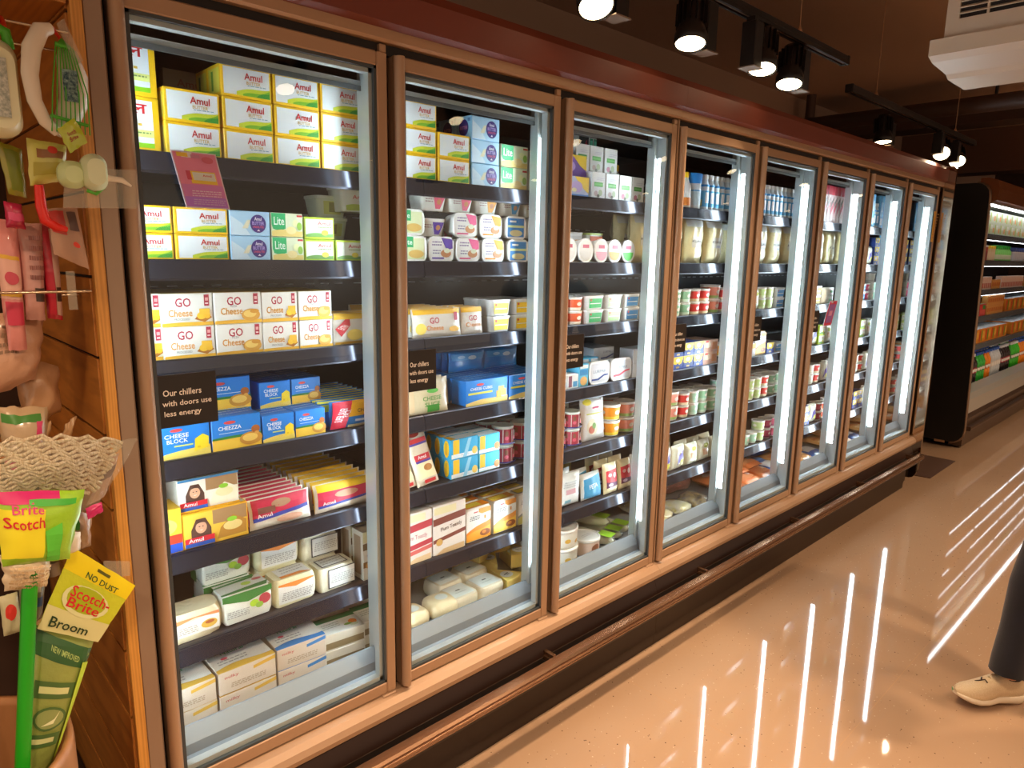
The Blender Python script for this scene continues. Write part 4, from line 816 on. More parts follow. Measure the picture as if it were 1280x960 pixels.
K_WP = kd(pouch('snack_pouch', .14, .175, .045, '#e4e9ea', [('o', .2, .88, .16, .07, '#eadb3a'), ('r', .36, .72, .66, .76, '#c8486a'), ('r', .14, .60, .8, .625, '#d8dc4a'), ('o', .34, .32, .22, .18, '#e6e0c8'), ('o', .3, .26, .12, .09, '#b85a3a'), ('o', .4, .34, .08, .07, '#6f9a4a'), ('t', 'Cheese', .5, .67, .3, .05, '#a8b0b4')], seed=21), 'tall white standing pouch', 'pouch', 'white pouches')
K_GRB = kd(carton('cheese_box', .12, .06, .07, '#cfd6c6', [('r', .1, .2, .9, .85, '#8f9684'), ('r', .5, .6, .8, .75, '#9a5a6a')]), 'dull green grey box', 'box', 'grey-green boxes')
K_FETA = kd(pouch('feta_pack', .12, .105, .05, '#e4eef0', [('p', [(.06, .08), (.92, .06), (.86, .92), (.08, .8)], '#3f9ccf'), ('t', 'FETA', .48, .5, .42, .16, '#eef6fa', .1)], seed=23), 'blue feta pack', 'pack', 'feta packs')
K_FETS = kd(tub_up('feta_tub', .12, .08, .04, '#e6edec', '#5fb2c4', [('r', .1, .2, .9, .7, '#dfe8e8')]), 'white tub, teal lid', 'tub', 'teal lidded tubs')
K_REDP = kd(pouch('cheese_pack', .088, .125, .035, '#e9deb2', [('p', [(.12, .2), (.88, .24), (.9, .82), (.12, .76)], '#c8303c'), ('o', .34, .62, .12, .06, '#efc4c4'), ('o', .66, .6, .1, .09, '#f0d0d0'), ('p', [(.12, .2), (.88, .24), (.88, .36), (.12, .4)], '#5a2a4c'), ('o', .36, .3, .16, .05, '#c9b4cf')], seed=25), 'cream pack, red label', 'pack', 'red labelled cheese packs')
K_YBOX = kd(carton('cheese_box', .09, .05, .05, '#d8c070'), 'plain yellow block', 'pack', 'yellow blocks')
K_WP2 = kd(pouch('cheese_pouch', .14, .13, .05, '#e3eaea', [('r', .3, .4, .7, .55, '#c9a0a8'), ('r', .25, .15, .5, .24, '#7fb8cf')] + fine(.2, .6, .8, .85, '#b8c4c8', 3, 4), seed=27), 'crumpled white cheese pouch', 'pouch', 'white cheese pouches')
K_BIGT = kd(cup('cheese_tub', .075, .075, '#e4e6e0', '#eceeea', [('r', 0, .1, 1, .8, '#dcdcd2'), ('o', .45, .4, .03, .12, '#d8b04a'), ('o', .56, .3, .03, .1, '#c89a4a')], taper=.92, lid_h=.18, top=[('r', .4, .6, .6, .66, '#8a5a5a')] + fine(.3, .4, .7, .52, '#b8b8b8', 2, 3)), 'large round white tub', 'tub', 'large round white tubs')
K_BIGT2 = kd(cup('cheese_tub', .062, .07, '#e2cfc4', '#eceeea', [('r', 0, .1, 1, .8, '#dcc4b4'), ('o', .5, .45, .06, .26, '#9c6a50'), ('o', .62, .4, .03, .2, '#d8945a')], taper=.92, lid_h=.18, top=fine(.3, .4, .7, .52, '#a8a8a8', 2, 3)), 'round tub, brown spot label', 'tub', 'brown spotted tubs')
def white_brick(ds, w=.075, h=.095, food='#c9b4b0'): return kd(carton('soy_milk_carton', w, .06, h, '#e4e7e4', [('r', .16, .46, .8, .62, '#4aa83c'), ('t', 'Lala', .48, .54, .5, .15, '#4aa83c')][:1] + [('r', .2, .5, .76, .58, '#7cc66c'), ('o', .3, .2, .14, .1, food), ('o', .62, .24, .14, .12, '#b4c49a'), ('o', .46, .12, .1, .06, '#6a6a5a')] + fine(.3, .68, .8, .8, '#c4c0cc', 2, 3)), ds, 'carton', 'white drink cartons')
K_WB1 = white_brick('white drink carton, green logo'); K_WB2 = white_brick('white drink carton, pink flowers', food='#c87a92')
K_PUR = kd(carton('cheese_box', .13, .07, .072, '#7a4a9c', [('p', [(0, 0), (1, 0), (1, .2), (.6, .7), (0, .9)], '#6a4494'), ('p', [(.4, 1), (1, 1), (1, .3), (.75, .5)], '#e8c830'), ('o', .35, .45, .2, .24, '#a98acb')]), 'purple yellow drink pack', 'box', 'purple packs')
K_LILAC = kd(carton('cheese_box', .13, .07, .07, '#b8c0dc', [('r', 0, 0, .16, 1, '#6cb4e0'), ('r', .16, 0, 1, .14, '#4a7ec8'), ('p', [(.4, 1), (1, 1), (1, .2), (.8, .4)], '#ecc93a'), ('o', .5, .5, .24, .28, '#c4a8d8'), ('o', .4, .34, .1, .1, '#efe6b0')]), 'lilac yellow drink pack', 'box', 'lilac packs')
K_JUG = kd(bottle('milk_jug', .055, .155, '#e2e6e4', '#f2d21c', [], neck=.42, sh=.6, ch=.13), 'white jug, yellow cap', 'bottle', 'white jugs')
K_YB = kd(bottle('drink_bottle', .030, .148, '#e2e6e6', '#f2c81c', [('r', 0, .08, 1, .3, '#e08a3c'), ('r', 0, .3, 1, .33, '#d8dcdc')], neck=.5, sh=.62, ch=.12), 'bottle, yellow cap orange label', 'bottle', 'yellow capped bottles')
K_BB = kd(bottle('drink_bottle', .040, .150, '#c8d4dc', '#1f7fd0', [('r', 0, .12, 1, .55, '#a8c0cc'), ('r', 0, .5, 1, .53, '#3c8cc8')], neck=.85, sh=.7, ch=.26), 'bottle, wide blue cap', 'bottle', 'blue capped bottles')
K_WBL = kd(bottle('drink_bottle', .021, .150, '#cfe0ea', '#e6eeee', [('r', 0, .1, 1, .55, '#5ab0e4'), ('r', .4, .2, .6, .5, '#e8f0f4'), ('r', 0, .66, 1, .72, '#3c96d8'), ('r', .1, .12, .3, .3, '#d8d48a')], neck=.62, sh=.7, ch=.1), 'slim blue white yogurt bottle', 'bottle', 'slim yogurt bottles')
K_SLIM = kd(carton('drink_carton', .040, .04, .20, '#e2c8cc', [('r', 0, .76, 1, 1, '#c42c44'), ('p', [(.1, .2), (.9, .45), (.9, .6), (.1, .38)], '#b8344c'), ('p', [(.1, .4), (.9, .64), (.9, .72), (.1, .56)], '#5a4a44'), ('r', .1, .04, .9, .16, '#e8d8d8')]), 'tall slim pink red carton', 'carton', 'slim red cartons')
K_SLIMB = kd(carton('drink_carton', .05, .05, .20, '#6cb6e4', [('r', .0, 0, .12, 1, '#2c78c0'), ('r', .2, .5, .9, .8, '#a8d4ee'), ('r', .2, .1, .9, .3, '#d0e4ee')]), 'tall slim blue carton', 'carton', 'slim blue cartons')
K_CHIPS = kd(pouch('cheese_bag', .145, .19, .07, '#dcd4a4', [('r', .08, .82, .92, .97, '#d6dbd8'), ('r', .25, .36, .78, .6, '#c6c6bc'), ('t', 'MOZZARELLA', .5, .50, .5, .06, '#3c3c40'), ('t', 'Diced', .6, .40, .28, .05, '#4a6ab0')], crinkle=.006, seed=31), 'big bag of grated cheese', 'bag', 'bags of grated cheese')
K_ARTI = kd(pouch('cheese_bag', .15, .19, .07, '#d8d09a', [('r', .25, .3, .85, .75, '#cfcda8'), ('t', 'Artisan', .55, .5, .5, .08, '#3c4048')], crinkle=.006, seed=33), 'cheese bag with dark lettering', 'bag', 'bags of cheese')
K_OVAL = {}
for key, col, ds in (('w', '#d8dcde', 'white oval spread tub'), ('p', '#e8a0b4', 'pink oval spread tub'), ('o', '#f0b060', 'orange oval spread tub'), ('g', '#5ac85a', 'green oval spread tub')):
    K_OVAL[key] = kd(tub_front('spread_tub', .085, .055, .088, '#e6e8ea', '#eceef0', [('p', [(.5 + .40 * math.cos(a), .5 + .42 * math.sin(a)) for a in [PI * 2 * i / 16 for i in range(16)]], '#dfe3e4'), ('p', [(.5 + .38 * math.cos(a), .46 + .36 * math.sin(a)) for a in [PI + PI * i / 10 for i in range(11)]], col), ('r', .3, .6, .7, .74, '#c86a84')], r=.041), ds, 'tub', 'oval spread tubs')
K_WTU = kd(tub_up('spread_tub', .10, .08, .055, '#dfe2e4', '#e6e9ea', [('r', .1, .15, .9, .75, '#d0d2d4'), ('r', .5, .2, .85, .5, '#e0a470')]), 'white rectangular spread tub', 'tub', 'white spread tubs')
K_GTU = kd(tub_up('spread_tub', .095, .08, .055, '#e2e6dc', '#b8d870', [('r', .08, .3, .92, .78, '#d8704a'), ('r', .08, .12, .92, .28, '#3fae5c')]), 'white green spread tub', 'tub', 'green spread tubs')
K_YB2 = kd(carton('cheese_box', .078, .055, .056, '#2c4a9c', [('p', [(0, .5), (.25, .4), (.45, .5), (.6, .36), (.85, .5), (1, 1), (0, 1)], '#efd23c'), ('o', .45, .72, .2, .16, '#e9dfe8'), ('p', swoosh(0, 1, .2, .2, .03, 0), '#3f5ab0'), ('r', .3, .1, .6, .24, '#c9b87c')]), 'blue box, wavy yellow top', 'box', 'blue and yellow boxes')
K_REDX = kd(carton('cheese_box', .12, .06, .056, '#dcb8a4', [('r', .0, .0, 1, .4, '#c8a090'), ('o', .3, .6, .2, .24, '#dfd4c4'), ('r', .6, .2, .95, .8, '#cf8a5a'), ('r', .1, .8, .3, .95, '#c8403c')]), 'pinkish patterned box', 'box', 'pink boxes')
K_HAND = kd(pouch('milk_cheese_bag', .115, .115, .05, '#dfe4d2', [('p', [(.3, .2), (.8, .5), (.8, .8), (.35, .55)], '#5a4ab0'), ('r', .55, .2, .75, .4, '#d9dc5a')], crinkle=.004, seed=41), 'white bag, purple mark', 'bag', 'white bags')
K_HAND2 = kd(pouch('milk_cheese_bag', .10, .105, .05, '#dde2cc', [('r', .3, .3, .7, .6, '#d0a884'), ('o', .5, .75, .2, .1, '#b8cc4a')], crinkle=.004, seed=43), 'white bag, yellow-green mark', 'bag', 'white bags')
K_PRAWN = kd(blob_bag('prawn_bag', .30, .26, .115, '#e2785a', '#b24a34', 5, scale=22, lump=.02), 'large bag of red prawns', 'bag', 'prawn bags')
K_FROZ = kd(blob_bag('mixed_food_bag', .13, .12, .05, '#e0c46a', '#4a4a5a', 7, scale=26, lump=.02), 'small bag of mixed pieces', 'bag', 'small mixed bags')
K_FROZ2 = kd(blob_bag('mixed_food_bag', .13, .12, .045, '#e9e6d4', '#e0cf4a', 9, scale=30, lump=.015), 'yellow white soft bag', 'bag', 'yellow bags')
K_ORB = kd(pouch('snack_bag', .16, .26, .05, '#e8864a', [('r', .06, .1, .94, .4, '#e9a070'), ('o', .5, .7, .3, .08, '#f0c8a8'), ('r', .3, .5, .7, .56, '#c8402c'), ('r', .55, .2, .85, .3, '#efe6e0')], crinkle=.004, seed=51), 'orange snack bag', 'bag', 'orange snack bags')
K_BLB = kd(pouch('snack_bag', .15, .22, .045, '#3f72c4', [('r', .1, .2, .9, .5, '#dfe4ee'), ('r', .1, .6, .9, .8, '#6a9ade')], crinkle=.003, seed=53), 'blue snack bag', 'bag', 'blue snack bags')
K_TNB = kd(pouch('snack_bag', .15, .22, .045, '#c8955c', [('r', .1, .2, .9, .5, '#dcc09a'), ('r', .1, .6, .9, .7, '#b0703c')], crinkle=.003, seed=55), 'tan snack bag', 'bag', 'tan snack bags')
K_LEEK = kd(blob_bag('long_food_bag', .055, .30, .05, '#e4e8d4', '#d8dec4', 11, T=[('r', .0, .0, 1, .22, '#a4dc3c')], scale=10, lump=.004), 'long white bag, green band', 'bag', 'long white bags')
K_WEDGE = kd(wedge('cheese_wedge', .115, math.radians(48), .05), 'yellow cheese wedge, round sticker', 'cheese', 'cheese wedges')
K_CBLK = kd(block('cheese_block', .10, .07, .05, M('#e0c878', .35, 0, 'mottle', c2='#d8bc68', scale=20, bump=.15), r=.006), 'yellow wrapped cheese block', 'cheese', 'yellow cheese blocks')
K_SAUS = kd(blob_bag('smoked_cheese_roll', .055, .17, .05, '#a5582c', '#8a3f1e', 13, scale=24, lump=.012, kind_clear=False), 'brown smoked cheese roll', 'cheese', 'smoked cheese')
K_WCH = kd(block('white_cheese_block', .115, .10, .055, M('#ece6cc', .35, 0, 'film'), T=[('r', .12, .12, .88, .88, '#e4efea'), ('r', .42, .5, .58, .56, '#5a6a66'), ('r', .3, .35, .7, .38, '#b4c4be')], r=.022, crk=.004), 'white cheese block, pale label', 'cheese', 'white cheese blocks')
K_DOME = kd(blob_bag('white_cheese_dome', .112, .098, .068, '#eee4c0', '#e8dab0', 15, T=[('o', .5, .4, .2, .2, '#e4f0ec')], scale=9, lump=.003, kind_clear=False), 'creamy white cheese dome', 'cheese', 'creamy white cheeses')
# ------------------------------------------------------------------ stocking the chiller
# ---- doors one and two, top shelf
run(K_BIG, 0, 1, .006, 1, 2)
run(K_BUT, 0, 1, .149, 1, 2)
run(K_TANBOX, 0, 1, .20, 1, 3, y=.30, skip=[(0, 0), (0, 1)])
run(K_BUT, 0, 1, .275, 3, 3, dx=.1228); run(K_BUT, 0, 1, .275, 1, 3, y=YS + .018 + .08, skip=[(0, 0), (0, 1)])
run(K_BUT, 0, 2, .643, 2, 3, dx=.1228)
run(K_BUT, 0, 2, .891, 1, 2)
run(K_BLUE, 0, 2, 1.017, 1, 3); run(K_BLUE, 0, 2, 1.017, 1, 3, rows=2, y=YS + .018 + .078, skip=[(0, 0), (0, 1)])
run(K_LITE, 0, 2, 1.136, 1, 2); run(K_YW, 0, 2, 1.262, 1, 2)
# ---- second shelf
run(K_BUTS, 1, 1, .03, 2, 2, dx=.123); run(K_BLUES, 1, 1, .276, 1, 2); run(K_LITES, 1, 1, .377, 1, 2)
run(K_GAR, 1, 1, .4645, 2, 2, dx=.088, skip=[(1, 1)])
run(K_UTR, 1, 1, .555, 1, 3, y=.25, skip=[(0, 0)]); run(K_UAM, 1, 1, .60, 1, 3, y=.20, skip=[(0, 0), (0, 1)]); run(K_UTR, 1, 1, .58, 1, 2, y=.25, skip=[(0, 1)])
run(K_T['grn'], 1, 1, .650, 1, 2)
xx = .752
for key in ('grn', 'pur', 'pink', 'org', 'blue', 'blue'):
    run(K_T[key], 1, 2, xx, 1, 2 if key != 'pur' else 1, tier_in=.012); xx += .1045
for key, xx in (('pur', .745), ('pink', .85), ('pink', .955), ('org', 1.06), ('blue', 1.165), ('lime', 1.27)):
    run(K_U[key], 1, 2, xx, 1, 1, y=YS + .045, z=SH[1] + .0006 + .149) if key != 'pur' else None
    run(K_U[key], 1, 2, xx, 1, 2 if key != 'pur' else 3, y=.262)
run(K_U['pur'], 1, 2, .845, 1, 1, y=YS + .045, z=SH[1] + .0750)
# ---- third shelf
run(K_GO, 2, 1, -.003 + .0085, 1, 2, y=YS + .03); run(K_GO, 2, 1, .112, 1, 2); run(K_GOP, 2, 1, .2285, 1, 2); run(K_GO2, 2, 1, .3445, 1, 2); run(K_GOP2, 2, 1, .441, 1, 2)
run(K_GO, 2, 1, .112, 2, 2, y=YS + .12, skip=[(0, 0), (1, 0)]); run(K_GO2, 2, 1, .3445, 2, 2, y=YS + .12, skip=[(0, 0), (1, 0)])
run(K_GOW, 2, 1, .542, 1, 1, rows=3, ystep=.036, rx=-.08)
run(K_GOS, 2, 2, .80, 1, 1, rows=7, ystep=.03, rx=-.1); run(K_GOS, 2, 2, .752, 1, 1, y=.42)
run(K_GOS2, 2, 2, .990, 1, 1, rows=4, ystep=.03, rx=-.1, y=.155)
run(K_TY, 2, 2, 1.085 + .015, 1, 2, rows=2); run(K_TY, 2, 2, 1.20, 1, 2, rows=2); run(K_TY, 2, 2, 1.298, 1, 2)
# ---- fourth shelf
run(K_CB, 3, 1, .083, 1, 1); run(K_CZ, 3, 1, .205, 1, 1); run(K_CB2, 3, 1, .331, 1, 1); run(K_CZ2, 3, 1, .42, 1, 1)
run(K_CZ, 3, 1, .215, 1, 2, y=.226, skip=[(0, 0)], rows=3); run(K_CB2, 3, 1, .362, 1, 2, y=.226, skip=[(0, 0)], rows=3); run(K_CZ2, 3, 1, .45, 1, 2, y=.226, skip=[(0, 0)], rows=3)
run(K_CB, 3, 1, .083, 1, 1, y=.222); run(K_CZ, 3, 1, .215, 1, 1, y=.224, rows=3); run(K_CB2, 3, 1, .362, 1, 1, y=.224, rows=3); run(K_CZ2, 3, 1, .45, 1, 1, y=.224, rows=3)
run(K_CHEWY, 3, 1, .512 + .012, 1, 1); run(K_CHEWB, 3, 1, .50, 1, 1, rows=9, y=.18, ystep=.0285)
run(K_BEIGE, 3, 2, .742, 1, 1, rows=2, ystep=.03, rx=-.12); run(K_BEIGE, 3, 2, .80, 1, 1, rows=3, ystep=.03, rx=-.12, y=.215)
run(K_CC, 3, 2, 1.000, 2, 1, dx=.186); run(K_CC, 3, 2, 1.000, 2, 1, rows=3, dx=.186, y=.228)
run(K_CCB, 3, 2, 1.05, 2, 1, rows=7, y=.29, ystep=.036, z=SH[3] + .083)
# ---- fifth shelf
run(K_PB3, 4, 1, .042, 1, 1)
run(K_PB, 4, 1, .123, 1, 1); run(K_PB, 4, 1, .123, 1, 1, y=.24); run(K_PB2, 4, 1, .122, 1, 1, z=SH[4] + .0895, rows=2, y=YS + .03)
run(K_SLR, 4, 1, .288, 1, 1, rows=12, ystep=.031, rx=-.14)
run(K_SLY, 4, 1, .470, 1, 1, rows=9, ystep=.0355, rx=-.14)
for k in range(4):
    place(K_LEAN, .768 + .085 * (k % 2), SH[4] + .001, YS + .018 + .055 * (k // 2), .0, 4, 2, rx=-.35, ry=-.12)
run(K_KID, 4, 2, .938, 1, 2, rows=4, ystep=.047); run(K_KID2, 4, 2, 1.052 + .002, 1, 2, rows=3, ystep=.047)
run(K_TIN, 4, 2, 1.165, 2, 2, rows=2, dx=.088, ystep=.085)
# ---- sixth shelf
run(K_RND, 5, 1, .07, 1, 1); run(K_GRN, 5, 1, .208, 1, 1, rx=-.05); run(K_GRN, 5, 1, .195, 1, 2, y=.245)
run(K_SHR, 5, 1, .345, 1, 1); run(K_SHR, 5, 1, .335, 1, 1, y=.232); run(K_SHR, 5, 1, .335, 1, 1, y=.225, z=SH[5] + .0806)
run(K_SHB, 5, 1, .475, 1, 1); run(K_SHB, 5, 1, .465, 1, 1, y=.232); run(K_SHB, 5, 1, .465, 1, 1, y=.225, z=SH[5] + .0726)
run(K_TALLB, 5, 1, .612, 1, 1, rows=2, ystep=.065)
run(K_PLR, 5, 2, .738, 1, 1, rows=2, ystep=.06); run(K_PLB, 5, 2, .868, 1, 1, rows=2, ystep=.06)
run(K_OR1, 5, 2, 1.004, 1, 1, rows=3, ystep=.055); run(K_OR2, 5, 2, 1.124, 1, 1, rows=3, ystep=.055); run(K_OR3, 5, 2, 1.243, 1, 1, rows=3, ystep=.055)
# ---- bottom tray, doors one and two
run(K_TF1, 6, 1, .02, 1, 2, y=.126); run(K_TF1, 6, 1, .176, 1, 2, y=.126, dz=.064); run(K_TF1, 6, 1, .02, 2, 2, y=.345, dx=.156)
run(K_TF2, 6, 1, .334, 1, 2, y=.126, rz=-.05); run(K_TF2, 6, 1, .33, 1, 2, y=.345)
run(K_TFG, 6, 1, .482, 1, 2, rows=2, y=.14, ystep=.12, rz=-.1); run(K_TFG, 6, 1, .607, 1, 2, rows=2, y=.14, ystep=.12, rz=-.1)
run(K_TFG, 6, 1, .478, 2, 2, rows=1, y=.40, dx=.128)
zt = DECK_Z + .001
for x, y, r in ((.80, .126, .1), (.908, .128, -.1), (.785, .26, .0)): place(K_DOME, x, zt, y, r, 6, 2)
place(K_DOME, .78, zt, .46, .2, 6, 2)
for x, y, r in ((.998, .135, .0), (1.116, .135, .0), (1.02, .242, .05), (1.14, .242, .05)): place(K_WCH, x, zt, y, r, 6, 2)
place(K_SAUS, .91, zt, .33, 1.0, 6, 2)
for x, y, z, r in ((1.225, .13, 0, .25), (1.335, .13, 0, -.25), (1.27, .255, 0, 2.9), (1.375, .26, 0, .1), (1.07, .355, 0, .3), (1.18, .365, 0, -.2), (1.29, .385, 0, .3), (1.30, .17, .052, -.3), (1.24, .30, .052, .5), (1.34, .32, .052, -.1), (1.14, .40, .052, .1), (1.02, .49, 0, -.2), (1.13, .50, 0, .2), (1.24, .52, 0, 0), (1.36, .52, 0, .2), (1.07, .47, .052, .2), (1.20, .49, .052, -.2)):
    place(K_WEDGE, x, zt + z, y, r, 6, 2)
for x, y, z in ((.93, .50, 0), (.93, .42, 0), (.93, .45, .052), (1.30, .60, .052)): place(K_CBLK, x, zt + z, y, .1, 6, 2)

# ---- door three
run(K_PUR, 0, 3, 1.44, 1, 1, z=SH[0] + .0725, y=.17); run(K_LILAC, 0, 3, 1.44, 1, 1, y=.155)
run(K_WB1, 0, 3, 1.585, 2, 1, dx=.0775); run(K_WB2, 0, 3, 1.742, 1, 1); run(K_WB1, 0, 3, 1.54, 2, 1, dx=.0775, z=SH[0] + .0965, y=.19); run(K_WB2, 0, 3, 1.70, 1, 1, z=SH[0] + .0965, y=.19)
run(K_WB1, 0, 3, 1.54, 3, 1, dx=.0775, y=.235); run(K_WB1, 0, 3, 1.54, 2, 1, dx=.0775, z=SH[0] + .0965, y=.26)
run(K_JUG, 0, 3, 1.825, 1, 1, y=.25); run(K_WB2, 0, 3, 1.82, 1, 1)
for key, x in (('w', 1.425), ('w', 1.515), ('p', 1.605), ('o', 1.683), ('g', 1.765)): run(K_OVAL[key], 1, 3, x, 1, 1)
run(K_WTU, 1, 3, 1.43, 2, 2, y=.22, dx=.102); run(K_GTU, 1, 3, 1.655, 1, 2, y=.22); run(K_WTU, 1, 3, 1.43, 1, 2, y=.22, skip=[(0, 0), (0, 1)])
run(K_CHIPS, 1, 3, 1.858, 1, 1, rows=2, ystep=.085)
run(K_ROR, 2, 3, 1.42, 2, 2, dx=.077); run(K_TG, 2, 3, 1.57, 1, 2); run(K_TLG, 2, 3, 1.684, 1, 2); run(K_TB, 2, 3, 1.798, 1, 2); run(K_TYL, 2, 3, 1.912, 1, 2)
run(K_TG, 2, 3, 1.57, 1, 2, y=.235); run(K_TLG, 2, 3, 1.684, 1, 2, y=.235)
run(K_MIX, 3, 3, 1.42, 2, 1, dx=.062); run(K_MIX2, 3, 3, 1.545, 1, 1); run(K_LUR, 3, 3, 1.603, 1, 1); run(K_LUR2, 3, 3, 1.731, 1, 1)
run(K_LURB, 3, 3, 1.872, 1, 2); run(K_LURB, 3, 3, 1.76, 1, 2, y=.26, rows=2); run(K_MIX2, 3, 3, 1.6, 3, 1, y=.24)
run(K_TIN, 4, 3, 1.43, 2, 2, dx=.086); run(K_WP, 4, 3, 1.605, 1, 1, y=.16, rx=-.1); run(K_RO2, 4, 3, 1.745, 1, 2); run(K_RPK, 4, 3, 1.84, 1, 2); run(K_RO2, 4, 3, 1.76, 1, 2, y=.25); run(K_RPK, 4, 3, 1.86, 1, 2, y=.25)
run(K_GRB, 4, 3, 1.50, 1, 2, y=.26)
run(K_WP2, 5, 3, 1.465, 1, 1, rows=3, ystep=.055); run(K_FETA, 5, 3, 1.61, 1, 1, y=.155, rx=-.15); run(K_FETS, 5, 3, 1.55, 1, 4, y=.335); run(K_FETA, 5, 3, 1.60, 1, 1, y=.215, rx=-.1)
run(K_REDP, 5, 3, 1.735, 2, 1, dx=.094, rx=-.12); run(K_REDP, 5, 3, 1.745, 2, 1, dx=.094, rx=-.12, y=.20, rows=2, ystep=.045); run(K_YBOX, 5, 3, 1.66, 1, 3, y=.35, skip=[(0, 3)])
run(K_WP2, 5, 3, 1.93 - .005, 1, 1)
place(K_BIGT, 1.52, zt, .125, 0, 6, 3); place(K_BIGT, 1.52, zt + .0757, .128, 0, 6, 3); place(K_BIGT, 1.54, zt, .29, 0, 6, 3); place(K_BIGT2, 1.665, zt, .13, 0, 6, 3); place(K_BIGT, 1.54, zt + .0757, .29, 0, 6, 3)
for x, y, z in ((1.785, .13, 0), (1.86, .15, 0), (1.82, .19, .055), (1.935, .17, 0)): place(K_LEEK, x, zt + z, y, .25, 6, 3)
for x, y in ((1.72, .48), (1.88, .54), (2.06, .44)): place(K_FROZ, x, zt, y, .3, 6, 3)

# ---- doors four to eight
def spread(si, di, xl, items, xr=None, **kw):
    """items (kind, columns, tiers) one after the other from xl"""
    x = xl
    for it in items:
        K, n, t = it[:3]; k2 = dict(kw)
        if len(it) > 3: k2.update(it[3])
        run(K, si, di, x, n, t, gap=.003, **k2); x += n * (K['w'] + .003)
    return x
D4, D5, D6, D7, D8 = [k * DW for k in (3, 4, 5, 6, 7)]
run(K_YB, 0, 4, 2.055, 3, 1); run(K_BB, 0, 4, 2.245, 1, 1); run(K_WBL, 0, 4, 2.332, 9, 1, rows=2, ystep=.045)
run(K_YB, 0, 4, 2.055, 2, 1, y=.22)
run(K_WBL, 0, 5, 2.72, 14, 1, rows=2, ystep=.045)
run(K_CHIPS, 1, 4, 2.06, 3, 1, dx=.165, rows=2, ystep=.08); run(K_CHIPS, 1, 5, 2.66, 4, 1, dx=.155, rows=2, ystep=.08)
spread(2, 4, 2.05, [(K_RO2, 1, 2), (K_RGN, 2, 2), (K_RRD, 2, 2), (K_RPK, 1, 2), (K_RRD, 1, 2)]); spread(2, 5, 2.70, [(K_TYL, 1, 2), (K_HAND2, 1, 1), (K_RLM, 2, 2), (K_TB, 1, 2)])
spread(3, 4, 2.10, [(K_MIX, 1, 1), (K_YB2, 3, 2), (K_REDX, 1, 2)], rows=2); spread(3, 5, 2.70, [(K_RO2, 1, 1), (K_YW, 1, 1), (K_OR2, 1, 1), (K_YB2, 1, 1), (K_TB, 1, 1)], rows=2)
spread(4, 4, 2.09, [(K_RWT, 1, 2), (K_RPK, 1, 2), (K_RRD, 1, 2), (K_RMT, 1, 2), (K_RGN, 2, 2)], rows=2); spread(4, 5, 2.71, [(K_RMT, 2, 2), (K_RLM, 2, 2), (K_RRD, 1, 2), (K_RGN, 2, 2)], rows=2)
run(K_HAND, 5, 4, 2.10, 1, 1, rows=2, ystep=.055); run(K_HAND, 5, 4, 2.215, 1, 1, rz=.1); run(K_HAND2, 5, 4, 2.33, 3, 1, rows=2, ystep=.055); run(K_HAND2, 5, 4, 2.15, 3, 1, y=.31)
spread(5, 5, 2.71, [(K_ROR, 1, 2), (K_RLM, 1, 2), (K_RMT, 2, 1), (K_RLM, 1, 2), (K_RPP, 2, 2)])
def fill(si, x, x1, items, **kw):
    i = 0
    while True:
        K, t = items[i % len(items)][:2]
        if x + K['w'] > x1: break
        di = min(8, max(1, int((-.39 + (x + K['w'] / 2 + .39) * .911) / DW) + 1))
        run(K, si, di, x, 1, t, gap=.003, **kw); x += K['w'] + .003; i += 1
XE = 4.985
fill(0, 3.33, 4.02, [(K_SLIM, 1)]); fill(0, 4.03, XE, [(K_SLIMB, 1)] * 5 + [(K_WBL, 1)] * 2)
fill(1, 3.33, 4.02, [(K_ARTI, 1)]); fill(1, 4.02, XE, [(K_SLIMB, 1), (K_OR1, 1), (K_SLIMB, 1), (K_HAND, 1), (K_YB2, 3), (K_OR2, 1)])
fill(2, 3.33, 4.0, [(K_BEIGE, 1), (K_TYL, 2), (K_BEIGE, 1)], rows=2); fill(2, 4.0, XE, [(K_MIX2, 1), (K_MIX2, 1), (K_RWT, 3), (K_TB, 2), (K_RPP, 2), (K_RWT, 3), (K_RMT, 2)])
fill(3, 3.33, XE, [(K_HAND2, 1), (K_GTU, 2), (K_HAND, 1), (K_GAR, 2), (K_HAND2, 1), (K_TG, 2)])
fill(4, 3.33, XE, [(K_RLM, 2), (K_RO2, 2), (K_RRD, 2), (K_RWT, 2), (K_RRD, 2), (K_HAND, 1), (K_RPP, 2), (K_RWT, 2)])
fill(5, 3.35, XE, [(K_TYL, 2), (K_YB2, 2), (K_YB2, 2), (K_HAND, 1), (K_RPP, 2), (K_ROR, 2), (K_RWT, 2), (K_TG, 2), (K_RRD, 2)])
place(K_PRAWN, 2.56, zt, .30, 0, 6, 4); 
for x, y, K in ((2.19, .128, K_FROZ2), (2.345, .128, K_FROZ2), (2.20, .27, K_FROZ), (2.35, .27, K_FROZ), (2.49, .128, K_FROZ), (2.26, .42, K_FROZ)): place(K, x, zt, y, .2, 6, 4)
for x, y, z, K in ((2.80, .13, 0, K_ORB), (2.968, .13, 0, K_ORB), (3.136, .13, 0, K_ORB), (3.30, .14, 0, K_BLB), (2.82, .41, 0, K_BLB), (2.99, .41, 0, K_TNB), (3.16, .41, 0, K_BLB), (2.89, .16, .056, K_ORB), (3.06, .18, .056, K_ORB), (3.25, .38, .056, K_BLB)):
    place(K, x, zt + z, y, 0, 6, 5, rx=-PI / 2 + .03)
